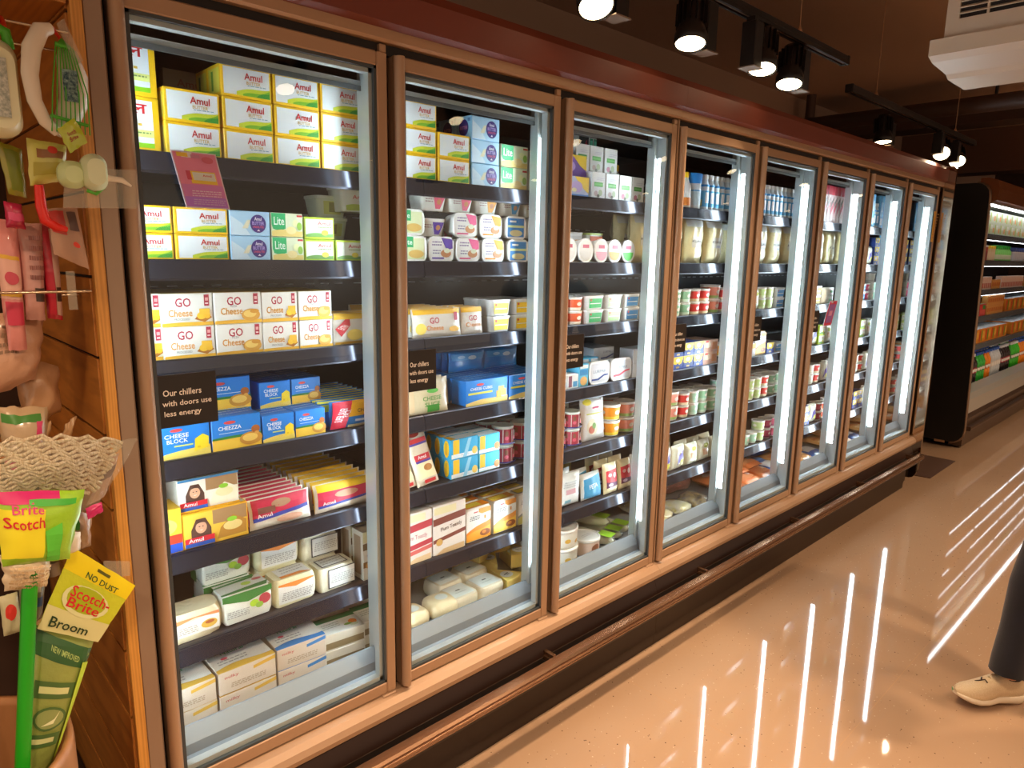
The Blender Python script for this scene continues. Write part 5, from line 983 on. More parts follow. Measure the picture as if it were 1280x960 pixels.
for di, dd in ((6, 3.46), (7, 4.06), (8, 4.66)):
    for x, y, z, K in ((0, .13, 0, K_TNB), (.158, .13, 0, K_ORB if di == 8 else K_TNB), (.316 if di < 8 else .32, .13, 0, K_BLB), (.04, .37, 0, K_BLB), (.20, .39, 0, K_TNB), (.08, .16, .05, K_TNB)):
        if dd + x < 4.90: place(K, dd + x, zt + z, y, 0, 6, di, rx=-PI / 2 + .03)
# ------------------------------------------------------------------ track lights and what hangs from the ceiling
TR = M('#1a120e', .45, .3); LAMP = M('#17100d', .4, .2)
lamp_em = M('#000000', .4, 0, 'emit', ecol=(1.0, .76, .46), e=15.0)
def track(name, x0, x1, y, z, label):
    root = empty(name, (x0, y, z), label, 'light track', group='ceiling light tracks')
    m = MB(); L = x1 - x0
    m.box(0, L, -.017, .017, .008, .03, TR, .002); m.box(0, L, -.017, -.009, -.004, .008, TR); m.box(0, L, .009, .017, -.004, .008, TR); m.box(0, L, -.0045, .0045, .0, .008, M('#8a6a52', .3, .8)); m.box(-.006, .012, -.02, .02, -.006, .032, TR, .003); m.box(L - .012, L + .006, -.02, .02, -.006, .032, TR, .003); m.build('rail', root)
    for k in (.35, L - .45):
        c = MB(); c.tube([(k, 0, .03), (k, 0, 3.1 - z)], .0022, M('#b08a6c', .4, .5), 6); c.lathe([(.012, .03), (.010, .04), (.003, .055)], M('#b08a6c', .4, .5), (k, 0, 0), 10); c.build('hanger_wire', root)
    return root
def spot(x, y, z, label, tilt=(.5, 0), top=.155, boxang=0.0, r=.052, power=SPOT_W, group='track spotlights over the chillers', side=1):
    """driver box under the track, ribbed head on a bracket beside it; z is the height of the lens"""
    root = empty('track_spotlight', (x, y, z), label, 'spotlight', group=group)
    m = MB(); bx = .085 * side
    m.box(bx - .028, bx + .028, -.028, .028, -.01, top - .015, LAMP, .003); m.box(bx - .02, bx + .02, -.016, .016, top - .015, top + .0, TR); m.box(bx - .034, bx + .034, -.03, .03, -.013, -.009, M('#8c7a6a', .35, .4)); m.build('driver_box', root)
    b = MB(); b.tube([(bx - .02 * side, 0, .10), (.02 * side, 0, .11), (0, 0, .085)], .007, TR, 8); b.build('bracket', root)
    h = MB(); h.lathe([(.018, .16), (.034, .155), (.040, .13), (.040, .06), (r, .03), (r, -.0), (r * .93, -.002), (r * .9, .004)], LAMP, n=24, cap=False)
    for k in range(14):
        a = 2 * PI * k / 14; c, s_ = math.cos(a), math.sin(a)
        h.add([(c * .036 - s_ * .001, s_ * .036 + c * .001, .06), (c * .052, s_ * .052, .06), (c * .052, s_ * .052, .135), (c * .036 - s_ * .001, s_ * .036, .14), (c * .036 + s_ * .002, s_ * .036 - c * .002, .06), (c * .052 + s_ * .002, s_ * .052 - c * .002, .06), (c * .052 + s_ * .002, s_ * .052 - c * .002, .135), (c * .036 + s_ * .002, s_ * .036 - c * .002, .14)], [(0, 1, 2, 3), (7, 6, 5, 4), (1, 5, 6, 2), (3, 2, 6, 7)], LAMP)
    ho = h.build('lamp_head', root); ho.rotation_euler = (tilt[0], tilt[1], 0)
    l = MB(); l.lathe([(r * .9, .003), (r * .6, -.001), (.001, -.002)], lamp_em, n=24, cap=False); l.build('lens', ho)
    ld = bpy.data.lights.new('spotlight_light', 'SPOT'); ld.energy = power; ld.color = SPOT_COL; ld.spot_size = math.radians(95); ld.spot_blend = .8; ld.shadow_soft_size = .045
    lo = bpy.data.objects.new('spotlight_light', ld); COL.objects.link(lo); lo.parent = ho; lo.location = (0, 0, -.006)
    return root
track('light_track', .2, 2.86, -.17, 2.425, 'near ceiling light track with two wires above the chiller doors')
track('light_track', 3.28, 5.5, -.03, 2.405, 'far ceiling light track above the last chiller doors')
spot(1.19, -.17, 2.262, 'topmost spotlight, cut by the upper picture edge', (-.45, .3), power=SPOT_W * 5)
spot(1.66, -.17, 2.262, 'tilted black spotlight, second from left on the near track', (-.15, .25), power=SPOT_W * 5)
spot(2.10, -.19, 2.262, 'black spotlight beside the hanging box, middle of near track', (-.15, .3), side=-1, power=SPOT_W * 5)
spot(2.38, -.16, 2.262, 'last black spotlight at the right end of the near track', (-.12, .3), power=SPOT_W * 5)
spot(4.10, .08, 2.27, 'single downward spotlight on the far track', top=.13, tilt=(-.1, .1), power=SPOT_W * 2.5)
spot(4.79, -.04, 2.27, 'narrow tilted spotlight, left of the far right pair', top=.13, tilt=(-.3, .9), side=-1, power=SPOT_W * .6)
spot(5.26, -.01, 2.27, 'bright tilted spotlight at the far end of the track', top=.13, tilt=(-.3, .8), side=-1, power=SPOT_W * .6)
# unseen tracks and lamps, added over the aisle to light floor and doors
track('light_track', -1.5, 11.5, -2.1, 2.6, 'added unseen ceiling light track over the aisle')
for k in range(7): spot(-.9 + k * 1.15, -2.1, 2.42, f'added unseen black spotlight over the aisle, {ORD[k]} from the left', (.5, .1), power=SPOT_W * 9, group='added unseen track spotlights')
track('light_track', -1.5, 12.5, -4.2, 2.6, 'added unseen second ceiling light track over the aisle')  # second unseen row, added to raise the brightness of the floor
for k in range(7): spot(-.9 + k * 2.1, -4.2, 2.42, f'added unseen black spotlight on the second aisle track, {ORD[k]} from the left', (.2, .1), power=SPOT_W * 12, group='added unseen track spotlights')
for k in range(3): spot(7.6 + k * 1.7, -2.1, 2.42, f'added unseen black spotlight before the open cooler, {ORD[k]} from the left', (.3, .15), power=SPOT_W * 12, group='added unseen track spotlights')  # unseen lamps added for more light on the far floor
track('light_track', -1.2, .1, -.62, 2.6, 'unseen short ceiling light track before the wooden shelving')  # unseen track carrying a lamp that lights the bay
spot(-.62, -.62, 2.42, 'unseen black spotlight shining on the wooden shelving', (.4, .2), power=SPOT_W * 5, group='added unseen track spotlights')

# ------------------------------------------------------------------ ceiling air unit, beams, pipe, camera
AC = M('#c9b8a2', .5)
ac = empty('air_conditioning_unit', (3.2, -.9, 2.35), 'white ceiling air unit with slatted grille at upper right', 'air conditioner')
def PA(nm, mb): return mb.build(nm, ac, loc=(-3.2, .9, -2.35))
m = MB(); X = 2.9
m.box(X + .02, X + .5, -1.6, -.535, 2.46, 3.1, AC)
m.prism([(-.495, 2.46), (-1.65, 2.46), (-1.65, 2.40), (-.495, 2.40)], X - .03, X + .53, AC)
m.prism([(X - .03, 2.40), (X + .02, 2.385), (X + .22, 2.375), (X + .25, 2.36), (X + .50, 2.36), (X + .53, 2.40)], -1.65, -.495, M('#d8cdbf', .5), 'y')
PA('casing', m)
g = MB(); g.box(X + .012, X + .02, -1.5, -.58, 2.53, 3.0, M('#1c110c', .7)); g.box(X + .0, X + .02, -1.6, -.535, 2.46, 2.53, AC); g.box(X, X + .02, -.58, -.535, 2.53, 3.1, AC); g.box(X, X + .02, -1.6, -1.5, 2.53, 3.1, AC)
z = 2.545
while z < 3.0:
    g.prism([(X + .0, z + .004), (X + .012, z + .012), (X + .013, z + .009), (X + .001, z)], -1.5, -.58, AC, 'y'); z += .022
g.box(X + .002, X + .014, -.68, -.672, 2.53, 3.0, AC); PA('return_grille', g)
m = MB(); m.box(6.5, 6.8, -8, 1.7, 2.72, 2.9, M('#3a2319', .7)); struct(m.build('trim_2'))
m = MB(); m.tube([(6.35, 1.55, 0), (6.35, 1.55, 3.1)], .045, M('#4a3024', .6)); tag(m.build('wall_pipe'), 'brown vertical pipe running up the back wall above the chillers', 'pipe')
cc = empty('security_camera', (5.6, -.35, 2.62), 'small pale security camera under the far ceiling pipe', 'security camera')
m = MB(); m.tube([(0, 0, .1), (0, 0, .48)], .008, M('#6a4a38', .5)); m.tube([(0, 0, .1), (0, .03, .06), (0, .06, .03)], .008, M('#8a7a6a', .5)); m.build('bracket', cc)
m = MB(); m.tube([(.06, .02, .06), (-.06, .06, .03)], .022, M('#b5a694', .4), 12); m.tube([(-.06, .06, .03), (-.072, .065, .027)], .018, BLACK, 12); m.build('camera_body', cc)
m = MB(); m.tube([(5.2, 1.7, 2.62), (5.2, -4, 2.62)], .055, M('#3a2318', .6), 12)
for y in (-.2, -2.0): m.tube([(5.2, y, 2.67), (5.2, y, 3.1)], .01, TR, 6)
tag(m.build('ceiling_pipe'), 'dark round pipe crossing under the ceiling beyond the air unit', 'pipe')

# ------------------------------------------------------------------ promotion cards on the doors
def card(x0, x1, zb, zt_, y, lean, label, small=False):
    root = empty('promotional_card', (0, 0, 0), label, 'promotional card')
    def fm0(u, v, k): return (x0 + (x1 - x0) * u + lean * (1 - v), y - .0003 * k, zb + (zt_ - zb) * v)
    m = MB(); P = [fm0(0, 0, 0), fm0(1, 0, 0), fm0(1, 1, 0), fm0(0, 1, 0)]; Q = [(p[0], p[1] + .0012, p[2]) for p in P]
    m.add(P + Q, [(0, 1, 2, 3), (7, 6, 5, 4), (0, 4, 5, 1), (1, 5, 6, 2), (2, 6, 7, 3), (3, 7, 4, 0)], M('#d9cfe0', .25))
    sp = [('r', .03, .02, .97, .98, '#e08ab4'), ('r', .03, .02, .97, .2, '#b07ad8'), ('r', .03, .2, .97, .42, '#cc82c8')]
    if not small: sp += [('r', .28, .44, .86, .66, '#ecd24a'), ('r', .34, .5, .84, .64, '#d5e0e0'), ('t', 'Amul', .66, .59, .2, .04, '#c83440'), ('r', .2, .5, .3, .66, '#c84a6a'), ('r', .1, .9, .34, .97, '#eacb4a'), ('o', .76, .87, .13, .06, '#d06a86'), ('r', .4, .89, .6, .95, '#c98ab0')] + fine(.2, .2, .85, .32, '#e3cfe6', 3, 3) + fine(.15, .05, .85, .16, '#c7b0dc', 3, 5)
    else: sp = [('r', .03, .02, .97, .98, '#d0385c'), ('r', .14, .12, .86, .86, '#9a6ab4'), ('r', .3, .4, .7, .6, '#e0a0c4')]
    prints(m, sp, fm0); m.build('printed_sheet', root)
    c = MB(); c.box(x0 + .02, x0 + .04, y - .002, -.0005 if y < 0 else y, zt_ - .012, zt_ - .002, M('#e8e8ee', .2)); c.build('clip', root)
    return root
card(.104, .193, 1.672, 1.782, -.004, .024, 'pink purple promotional card on the first glass door')
card(3.37, 3.47, 1.245, 1.375, -.004, -.06, 'small pink red card on the sixth glass door', True)
# yellow notices on the last stile
m = MB(); m.box(4.928, 4.974, -.0012, -.0002, 1.72, 1.92, M('#eab52a', .5))
prints(m, fine(.1, .1, .9, .95, '#c98a1c', 9, 3), lambda u, v, k: (4.928 + .046 * u, -.0013 - .0002 * k, 1.72 + .2 * v)); tag(m.build('yellow_notice'), 'yellow notice strip on the frame of the last glass door', 'notice')

# ------------------------------------------------------------------ goods in the open cooler
def oc_run(K, n_sh, x0, n, tiers=1, rows=1, gap=.004):
    z = (OC_SH + [.45])[n_sh] + .001; d0 = (.10 - .018 * n_sh) if n_sh < 5 else .16
    for c in range(n):
        for t in range(tiers):
            for r in range(rows):
                place(K, x0 + K['w'] / 2 + c * (K['w'] + gap), z + t * (K['h'] + .001), d0 + .01 + r * (K['d'] + .004), 0, ['top shelf', 'second shelf', 'third shelf', 'fourth shelf', 'fifth shelf', 'bottom tray'][n_sh], 'open cooler')
PETW = lambda c, cap, lab, ds, r=.045, h=.275: kd(bottle('drink_bottle', r, h, c, cap, [('r', 0, .34, 1, .52, lab), ('r', .38, .38, .62, .48, '#e8e4dc')], neck=.38, sh=.66, ch=.09, mid=.9), ds, 'bottle', 'soft drink bottles')
K_PG = PETW('#3fc22a', '#e8ece8', '#2a7a24', 'green bottle, white cap'); K_PO = PETW('#f08a1c', '#2a55b8', '#c9601c', 'orange bottle, blue cap'); K_PD = PETW('#2a1c1c', '#d9dcdc', '#a82c3c', 'dark cola bottle, red label'); K_PC = PETW('#c9d0d4', '#3060b8', '#d8d4cc', 'clear bottle, blue cap'); K_PG2 = PETW('#2fae3a', '#2a55b8', '#2a7a24', 'green bottle, blue cap')
for x, K, n in ((X2 + .06, K_PG, 3), (X2 + .35, K_PO, 2), (X2 + .55, K_PC, 1), (X2 + .66, K_PD, 4), (X2 + 1.05, K_PG2, 3), (X2 + 1.36, K_PO, 2), (X2 + 1.58, K_PC, 4), (X2 + 2.0, K_PD, 4)): oc_run(K, 5, x, n, 1, 3)
K_TBX = kd(carton('drink_box', .2, .3, .12, '#d98a2c', [('r', .1, .1, .35, .9, '#c8401c'), ('r', .42, .1, .58, .9, '#3f9a2c'), ('r', .62, .3, .95, .8, '#e8b04a')], T=[('r', .02, .02, .98, .98, '#dfe8ec'), ('r', .1, .3, .9, .34, '#9ab4c0'), ('r', .1, .6, .9, .64, '#9ab4c0')]), 'orange green drink carton tray', 'box', 'drink carton trays')
K_RBX = kd(carton('drink_box', .2, .3, .10, '#c83a3c', [('r', .1, .1, .9, .5, '#d8605c'), ('r', .5, .55, .9, .9, '#3f9a4c')], top='#b8d0a8'), 'red green drink carton tray', 'box', 'drink carton trays')
K_TET = kd(carton('juice_carton', .06, .05, .11, '#e6d4cc', [('r', .1, .1, .9, .5, '#c06a5c'), ('r', .2, .6, .8, .9, '#e8c4b8')]), 'small pinkish juice carton', 'carton', 'small juice cartons')
K_TOR = kd(carton('juice_carton', .07, .05, .082, '#dca45c', [('r', .1, .3, .9, .7, '#c8702c')]), 'small orange juice carton', 'carton', 'orange juice cartons')
K_JAR = kd(cup('drink_jar', .038, .13, '#c8ccd4', '#2a4a9c', [('r', 0, .1, 1, .6, '#b8bcc8')], taper=.95, lid_h=.3), 'jar with dark blue cap', 'jar', 'blue capped jars'); K_JR = kd(cup('drink_jar', .036, .13, '#a8342c', '#d9d0c8', [('r', 0, .1, 1, .6, '#8a2420')], taper=.95, lid_h=.12), 'red jar, pale cap', 'jar', 'red jars'); K_JY = kd(cup('drink_jar', .038, .13, '#d8c8a0', '#ecd02c', [('r', 0, .1, 1, .6, '#dccfb0')], taper=.95, lid_h=.2), 'jar with yellow cap', 'jar', 'yellow capped jars')
K_JG = kd(bottle('drink_bottle', .035, .14, '#8adf7a', '#2fae3a', [('r', 0, .1, 1, .4, '#c8dcc0')], neck=.5, sh=.6, ch=.2), 'small light green bottle', 'bottle', 'small green bottles')
K_LBX = kd(carton('juice_carton', .19, .1, .10, '#c8d4bc', [('r', .05, .1, .2, .9, '#a8c42c'), ('r', .7, .2, .95, .6, '#e8a04c'), ('r', .25, .5, .65, .85, '#e3e8dc')]), 'pale green juice carton', 'carton', 'pale green cartons')
oc_run(K_TBX, 4, X2 + .08, 6); oc_run(K_TBX, 4, X2 + 1.5, 8); oc_run(K_RBX, 3, X2 + .07, 2); oc_run(K_TOR, 3, X2 + .52, 8, 2); oc_run(K_TBX, 3, X2 + 1.2, 9)
oc_run(K_TET, 2, X2 + .06, 9); oc_run(K_TOR, 2, X2 + .66, 4); oc_run(K_TET, 2, X2 + 1.0, 14); oc_run(K_TOR, 2, X2 + 2.0, 14)
oc_run(K_JAR, 1, X2 + .06, 4); oc_run(K_JR, 1, X2 + .40, 1); oc_run(K_JY, 1, X2 + .50, 3); oc_run(K_JG, 1, X2 + .76, 8); oc_run(K_JAR, 1, X2 + 1.45, 8); oc_run(K_JY, 1, X2 + 2.15, 8); oc_run(K_JG, 1, X2 + 2.9, 8)
oc_run(K_LBX, 0, X2 + .06, 12, 2)
for x, K, n in ((X2 + 2.45, K_PG, 4), (X2 + 2.85, K_PO, 4), (X2 + 3.25, K_PC, 3), (X2 + 3.55, K_PG2, 3)): oc_run(K, 5, x, n, 1, 2)
# ------------------------------------------------------------------ cleaning goods hung in the wooden bay
def warp_pack(name, C4, y, t, base, F=(), seed=0, crinkle=.0015, n=12, kind='film', ytilt=0.0, cover=None, parent=None, power=.6, loc=None):
    """soft pack whose outline is a four-cornered (x,z) quad: bl br tr tl"""
    cx, cz = sum(c[0] for c in C4) / 4, sum(c[1] for c in C4) / 4
    m = MB(); mt = M(base, .2, 0, 'clear', cover=cover) if cover else M(base, .32, 0, kind)
    def bi(u, v):
        (a, b_), (c, d), (e, f), (g, h) = C4
        return ((a * (1 - u) + c * u) * (1 - v) + (g * (1 - u) + e * u) * v - cx, (b_ * (1 - u) + d * u) * (1 - v) + (h * (1 - u) + f * u) * v - cz)
    def bul(u, v): return (max(0, 1 - abs(2 * u - 1) ** 3) * max(0, 1 - abs(2 * v - 1) ** 3)) ** power
    def nz(u, v): return noise.noise(Vector((u * 5 + seed, v * 5, seed * 1.3))) * crinkle
    def fr(u, v, k=0):
        x, z = bi(u, v); return (x + nz(v, u), -t / 2 * bul(u, v) - nz(u, v) - .0005 * k - .0006 + ytilt * (v - .5), z + nz(u + 3, v))
    def bk(u, v):
        x, z = bi(1 - u, v); return (x + nz(v, 1 - u), t / 2 * bul(u, v) + .0006 + ytilt * (v - .5), z + nz(1 - u + 3, v))
    m.grid(fr, n, n, mt); m.grid(bk, n, n, mt)
    prints(m, F, lambda u, v, k: fr(u, v, k + 1), curved=True)
    return m.build(name, parent, loc=loc or (cx, y, cz))
def rail(z, y, x1=-.056):
    m = MB(); m.tube([(-1.3, y, z), (x1, y, z)], .0028, M('#c9b49a', .25, .9), 8); m.tube([(-1.3, y + .10, z - .012), (x1, y + .10, z - .012)], .0028, M('#c9b49a', .25, .9), 8); PB('hanging_rail', m)
rail(1.963, -.005); rail(1.507, -.005)
WH = M('#e9dfcc', .25); RED = M('#d8261c', .3)
# big white-handled brush in a green net
r_ = empty('scrubbing_brush', (-.11, -.09, 1.84), 'white-handled scrubbing brush in green net, hanging from the top rail', 'brush')
def RB(nm, mb, rt=r_): return mb.build(nm, rt, loc=tuple(-c for c in rt.location))
m = MB(); pts = [(-.103, -.11, 1.938), (-.118, -.115, 1.932), (-.134, -.12, 1.90), (-.140, -.12, 1.86), (-.137, -.12, 1.82), (-.125, -.118, 1.79), (-.108, -.115, 1.775)]
m.tube(pts, [.009, .013, .014, .0125, .011, .010, .008], WH, 14); RB('handle', m)
m = MB(); m.tube([(-.108, -.10, 1.775), (-.09, -.10, 1.80), (-.077, -.10, 1.83), (-.075, -.10, 1.87), (-.082, -.10, 1.905), (-.092, -.10, 1.91)], [.009, .019, .022, .022, .017, .006], WH, 14); RB('brush_body', m)
m = MB(); m.grid(lambda u, v: (-.096 + .022 * u, -.126 - .004 * math.sin(PI * u), 1.825 + .05 * v), 8, 8, M('#2c4a58', .8, 0, 'mottle', c2='#8fb0a8', scale=160)); RB('scouring_pad', m)
m = MB(); G_ = M('#4fae2c', .4)
for k in range(9):
    a = k / 8; m.tube([(-.118 + .055 * a, -.125, 1.775), (-.112 + .05 * a, -.128, 1.84), (-.10 + .025 * a, -.118, 1.91), (-.087, -.10, 1.928)], .0011, G_, 5)
m.tube([(-.118, -.125, 1.80), (-.065, -.127, 1.79)], .003, G_, 6); m.tube([(-.1, -.115, 1.915), (-.078, -.115, 1.912)], .004, G_, 6); RB('green_net', m)
m = MB(); m.tube([(-.087, -.10, 1.925), (-.092, -.07, 1.95), (-.088, -.005, 1.968)], .0028, RED, 8); RB('red_hook', m)
tag(warp_pack('brush_label', [(-.098, 1.742), (-.070, 1.762), (-.086, 1.80), (-.112, 1.778)], -.135, .003, '#b9c82c', [('t', 'Scotch', .5, .62, .4, .18, '#a8282c'), ('t', 'Brite', .5, .4, .4, .18, '#a8282c')], 2), 'small yellow-green label hanging under the white-handled brush', 'label')
# second brush at the left edge
r2 = empty('scrubbing_brush', (-.165, -.08, 1.83), 'white oval scrubbing brush with green band at the left picture edge', 'brush')
m = MB(); m.rings([[( -.168 + x * s_, y, 1.835 + z * s_) for x, z in rrect(.028, .075, .027, 6)] for y, s_ in ((-.07, .8), (-.078, 1), (-.10, 1.0), (-.112, .82))], M('#e2e2bc', .3), True, True); RB('brush_body', m, r2)
m = MB(); m.grid(lambda u, v: (-.187 + .03 * u, -.1135 - .002 * math.sin(u * PI), 1.79 + .09 * v), 6, 8, M('#9aa8a0', .8, 0, 'mottle', c2='#dfe4dc', scale=140)); RB('bristle_pad', m, r2)
m = MB(); m.tube([(-.146, -.085, 1.90), (-.15, -.09, 1.925), (-.165, -.09, 1.93)], .008, G_, 8); RB('green_band', m, r2)
m = MB(); m.tube([(-.15, -.09, 1.93), (-.145, -.05, 1.95), (-.14, -.005, 1.966)], .0035, RED, 8); m.tube([(-.162, -.09, 1.93), (-.15, -.05, 1.95), (-.146, -.005, 1.966)], .0035, RED, 8); RB('red_hook', m, r2)
r3 = empty('scrubbing_brush', (-.085, -.11, 1.70), 'pale green two-lobed brush head hanging lowest on the top rail', 'brush')
m = MB(); m.rings([[( -.062 + x * s_, y, 1.712 + z * s_) for x, z in rrect(.019, .030, .0185, 6)] for y, s_ in ((-.09, .6), (-.10, 1), (-.115, 1.0), (-.128, .7))], M('#d9e4bc', .3), True, True); RB('brush_head', m, r3)
m = MB(); m.rings([[( -.093 + x * s_, y, 1.706 + z * s_) for x, z in rrect(.021, .022, .018, 6)] for y, s_ in ((-.085, .6), (-.095, 1), (-.108, 1.0), (-.118, .6))], M('#cbdca0', .3), True, True); RB('brush_head', m, r3)
m = MB(); m.tube([(-.075, -.108, 1.682), (-.062, -.11, 1.677), (-.048, -.108, 1.69)], .003, G_, 6); RB('green_net', m, r3)
m = MB(); m.tube([(-.052, -.105, 1.706), (-.02, -.108, 1.703), (-.006, -.108, 1.694)], [.006, .005, .002], WH, 8); RB('handle', m, r3)
r3.location.y -= .045; r3.location.x -= .007; r2.location.x -= .012
tag(warp_pack('sponge_pack', [(-.15, 1.688), (-.10, 1.70), (-.09, 1.76), (-.148, 1.765)], -.085, .02, '#c4c05c', [('r', .1, .2, .8, .5, '#a8a03c'), ('r', .2, .6, .9, .8, '#8a5a2c'), ('o', .6, .8, .12, .1, '#c83a2c')], 4), 'yellow-green sponge pack behind the brush heads', 'pack')
tag(warp_pack('sponge_pack', [(-.175, 1.675), (-.15, 1.67), (-.15, 1.75), (-.185, 1.76)], -.05, .02, '#8f8a1c', [('r', .2, .1, .8, .9, '#6f7a16')], 6), 'olive sponge pack at the left picture edge under the oval brush', 'pack')
tag(warp_pack('green_card', [(-.20, 1.935), (-.146, 1.925), (-.155, 1.99), (-.20, 2.0)], .05, .003, '#4fc42c', [('o', .3, .5, .25, .35, '#e8d23c'), ('o', .3, .55, .12, .15, '#c8382c')], 7), 'bright green card at the upper left corner', 'card')
def price_flag(C4, y, label):
    tag(warp_pack('price_flag', C4, y, .0014, '#f0ead8', seed=9, crinkle=.0003, cover=.16, n=4), label, 'price holder')
price_flag([(-.074, 1.885), (-.062, 1.895), (-.085, 1.955), (-.096, 1.945)], -.12, 'clear slanted price tag at the end of the top rail')
price_flag([(-.118, 1.652), (-.006, 1.657), (-.002, 1.722), (-.11, 1.718)], -.15, 'clear wide price holder across the steel panel edge')
price_flag([(-.1, 1.475), (-.086, 1.475), (-.086, 1.545), (-.1, 1.545)], -.03, 'clear price tag at the end of the second rail')
# pink packs on the second rail
def slim(C4, y, base, label, F, seed):
    tag(warp_pack('refill_pack', C4, y, .03, base, F, seed), label, 'pack', 'pink refill packs on the second rail')
slim([(-.19, 1.40), (-.162, 1.40), (-.155, 1.63), (-.195, 1.64)], .03, '#d88a84', 'pink refill pack with yellow label, leftmost on the second rail', [('r', .0, .4, .9, .7, '#e2b0a0'), ('r', 0, .7, .9, .73, '#e0b03c'), ('r', 0, .42, .9, .45, '#e0b03c'), ('o', .5, .56, .3, .05, '#c84a5c'), ('r', .1, .2, .9, .38, '#c83a54')], 11)
slim([(-.158, 1.455), (-.128, 1.452), (-.118, 1.63), (-.157, 1.63)], .03, '#c9948a', 'clear barcoded refill pack, middle of the second rail', [('r', .5, .2, .95, .34, '#4a3a34')] + fine(.3, .4, .9, .9, '#8f5a54', 5, 3), 13)
slim([(-.122, 1.455), (-.098, 1.45), (-.096, 1.63), (-.128, 1.63)], .04, '#c02a3c', 'deep red refill pack, right on the second rail', [('r', .6, .05, .98, .95, '#c9a090'), ('r', .65, .2, .95, .35, '#4a3028'), ('r', .1, .05, .55, .5, '#b81f34')], 15)
slim([(-.178, 1.62), (-.15, 1.618), (-.152, 1.66), (-.178, 1.665)], -.01, '#b8244c', 'small magenta pack above the refill packs', [('r', .1, .3, .9, .6, '#d8507c')], 16)
m = MB(); m.tube([(-.138, -.09, 1.690), (-.138, -.09, 1.655), (-.134, -.092, 1.632), (-.12, -.094, 1.622), (-.104, -.09, 1.618)], [.007, .0085, .009, .0075, .005], RED, 12); tag(m.build('cleaning_tool'), 'curved red plastic tool hanging before the refill packs', 'tool')
tag(warp_pack('tool_pack', [(-.115, 1.575), (-.062, 1.548), (-.072, 1.66), (-.12, 1.655)], -.03, .012, '#e0b8a0', [('r', .05, .5, .5, .95, '#b8342c'), ('r', .6, .6, .9, .92, '#5a4038'), ('o', .72, .35, .1, .05, '#d8402c')], 17, cover=.45), 'clear bag holding the red-handled tool', 'pack')
# soft round packs further in
for C4, y, col, lab, sd in (([(-.245, 1.30), (-.145, 1.335), (-.12, 1.455), (-.22, 1.47)], .08, '#c89a7c', 'brownish soft pack under the pink refill packs', 21), ([(-.22, 1.15), (-.165, 1.16), (-.15, 1.30), (-.225, 1.31)], -.03, '#b59a78', 'clear pack with green and magenta edge at far left', 23), ([(-.175, 1.225), (-.105, 1.255), (-.10, 1.35), (-.165, 1.375)], .12, '#b58a64', 'coiled mop refill in a bag near the slatted panel', 25)):
    F = [('r', .05, .84, .8, .93, '#3f7a2c'), ('r', .7, .6, .85, .85, '#c02a5c'), ('r', 0, .3, .2, .4, '#c02a5c')] if sd == 23 else ([('r', 0, .1, .12, .3, '#c02a4c')] + fine(.3, .5, .6, .9, '#8a6a50', 4, 3) if sd == 21 else [])
    tag(warp_pack('mop_refill_pack', C4, y, .07, col, F, sd, crinkle=.006), lab, 'pack', 'mop refill packs in the wooden bay')
for k in range(2): tag(warp_pack('bag_top', [(-.175 + .04 * k, 1.195), (-.15 + .04 * k, 1.20), (-.135 + .04 * k, 1.262), (-.155 + .04 * k, 1.25)], .03, .012, '#b08a60', (), 27 + k, crinkle=.004), 'crumpled bag top, ' + ('left' if k == 0 else 'right') + ' of two behind the big mop pack', 'bag')
# the big mop pack lying on top, the printed pack before it
ROPE = M('#f0e2c6', .6, 0, 'mottle', c2='#c8ac82', scale=120, stretch=(3, 1, 1), bump=1.0, dist=.006)
mp = empty('mop_head_pack', (-.13, -.13, 1.19), 'bagged cream rope mop head jutting over the oak edge', 'mop')
m = MB()
for k in range(15):
    a = k / 14; x0, x1 = -.25, -.118 + .060 * a ** .7; z0 = 1.165 + .085 * a
    P = [(x0 + (x1 - x0) * t, -.135 - .035 * math.sin(PI * min(1, t * 1.1)) * math.sin(PI * (a * .8 + .1)) , z0 + .0 + .022 * math.sin(t * 2.6 + a) - (.045 * (1 - a)) * (1 - t) * 0 + .005 * math.sin(t * 34 + k * 1.1) + (.02 - .045 * t) * (1 - a)) for t in [q / 14 for q in range(15)]]
    m.tube(P, .0036, ROPE, 6)
RB('mop_strings', m, mp)
warp_pack('clear_bag', [(-.255, 1.135), (-.115, 1.13), (-.038, 1.246), (-.24, 1.275)], 0, .075, '#f4e9d4', (), 31, crinkle=.005, cover=.10, parent=mp, loc=(-.162 + .13, -.03, 1.1965 - 1.19))
warp_pack('magenta_corner', [(-.135, 1.125), (-.112, 1.135), (-.112, 1.152), (-.138, 1.146)], 0, .004, '#c8206c', (), 32, parent=mp, loc=(-.124 + .13, -.062, 1.14 - 1.19))
tag(warp_pack('torn_bag', [(-.118, 1.12), (-.088, 1.13), (-.055, 1.21), (-.075, 1.205)], -.10, .015, '#b08468', [('r', .1, .5, .9, .8, '#5a2c1c')], 33, crinkle=.003), 'brown torn bag hanging below the mop pack', 'bag')
tag(warp_pack('mop_refill_pack', [(-.262, 1.085), (-.172, 1.072), (-.14, 1.185), (-.262, 1.21)], -.21, .045, '#9acb2c', [('r', 0, .12, .55, .80, '#e9df2c'), ('r', 0, .86, .7, 1, '#c8246c'), ('r', .35, .84, .9, .92, '#3fae34'), ('t', 'Scotch', .30, .62, .5, .16, '#d02434'), ('t', 'Brite', .34, .80, .36, .12, '#d8487c'), ('p', [(.6, .05), (.8, .05), (.75, .6), (.55, .5)], '#5cc43c')], 35, crinkle=.003), 'yellow-green printed mop pack with red lettering at left edge', 'pack')
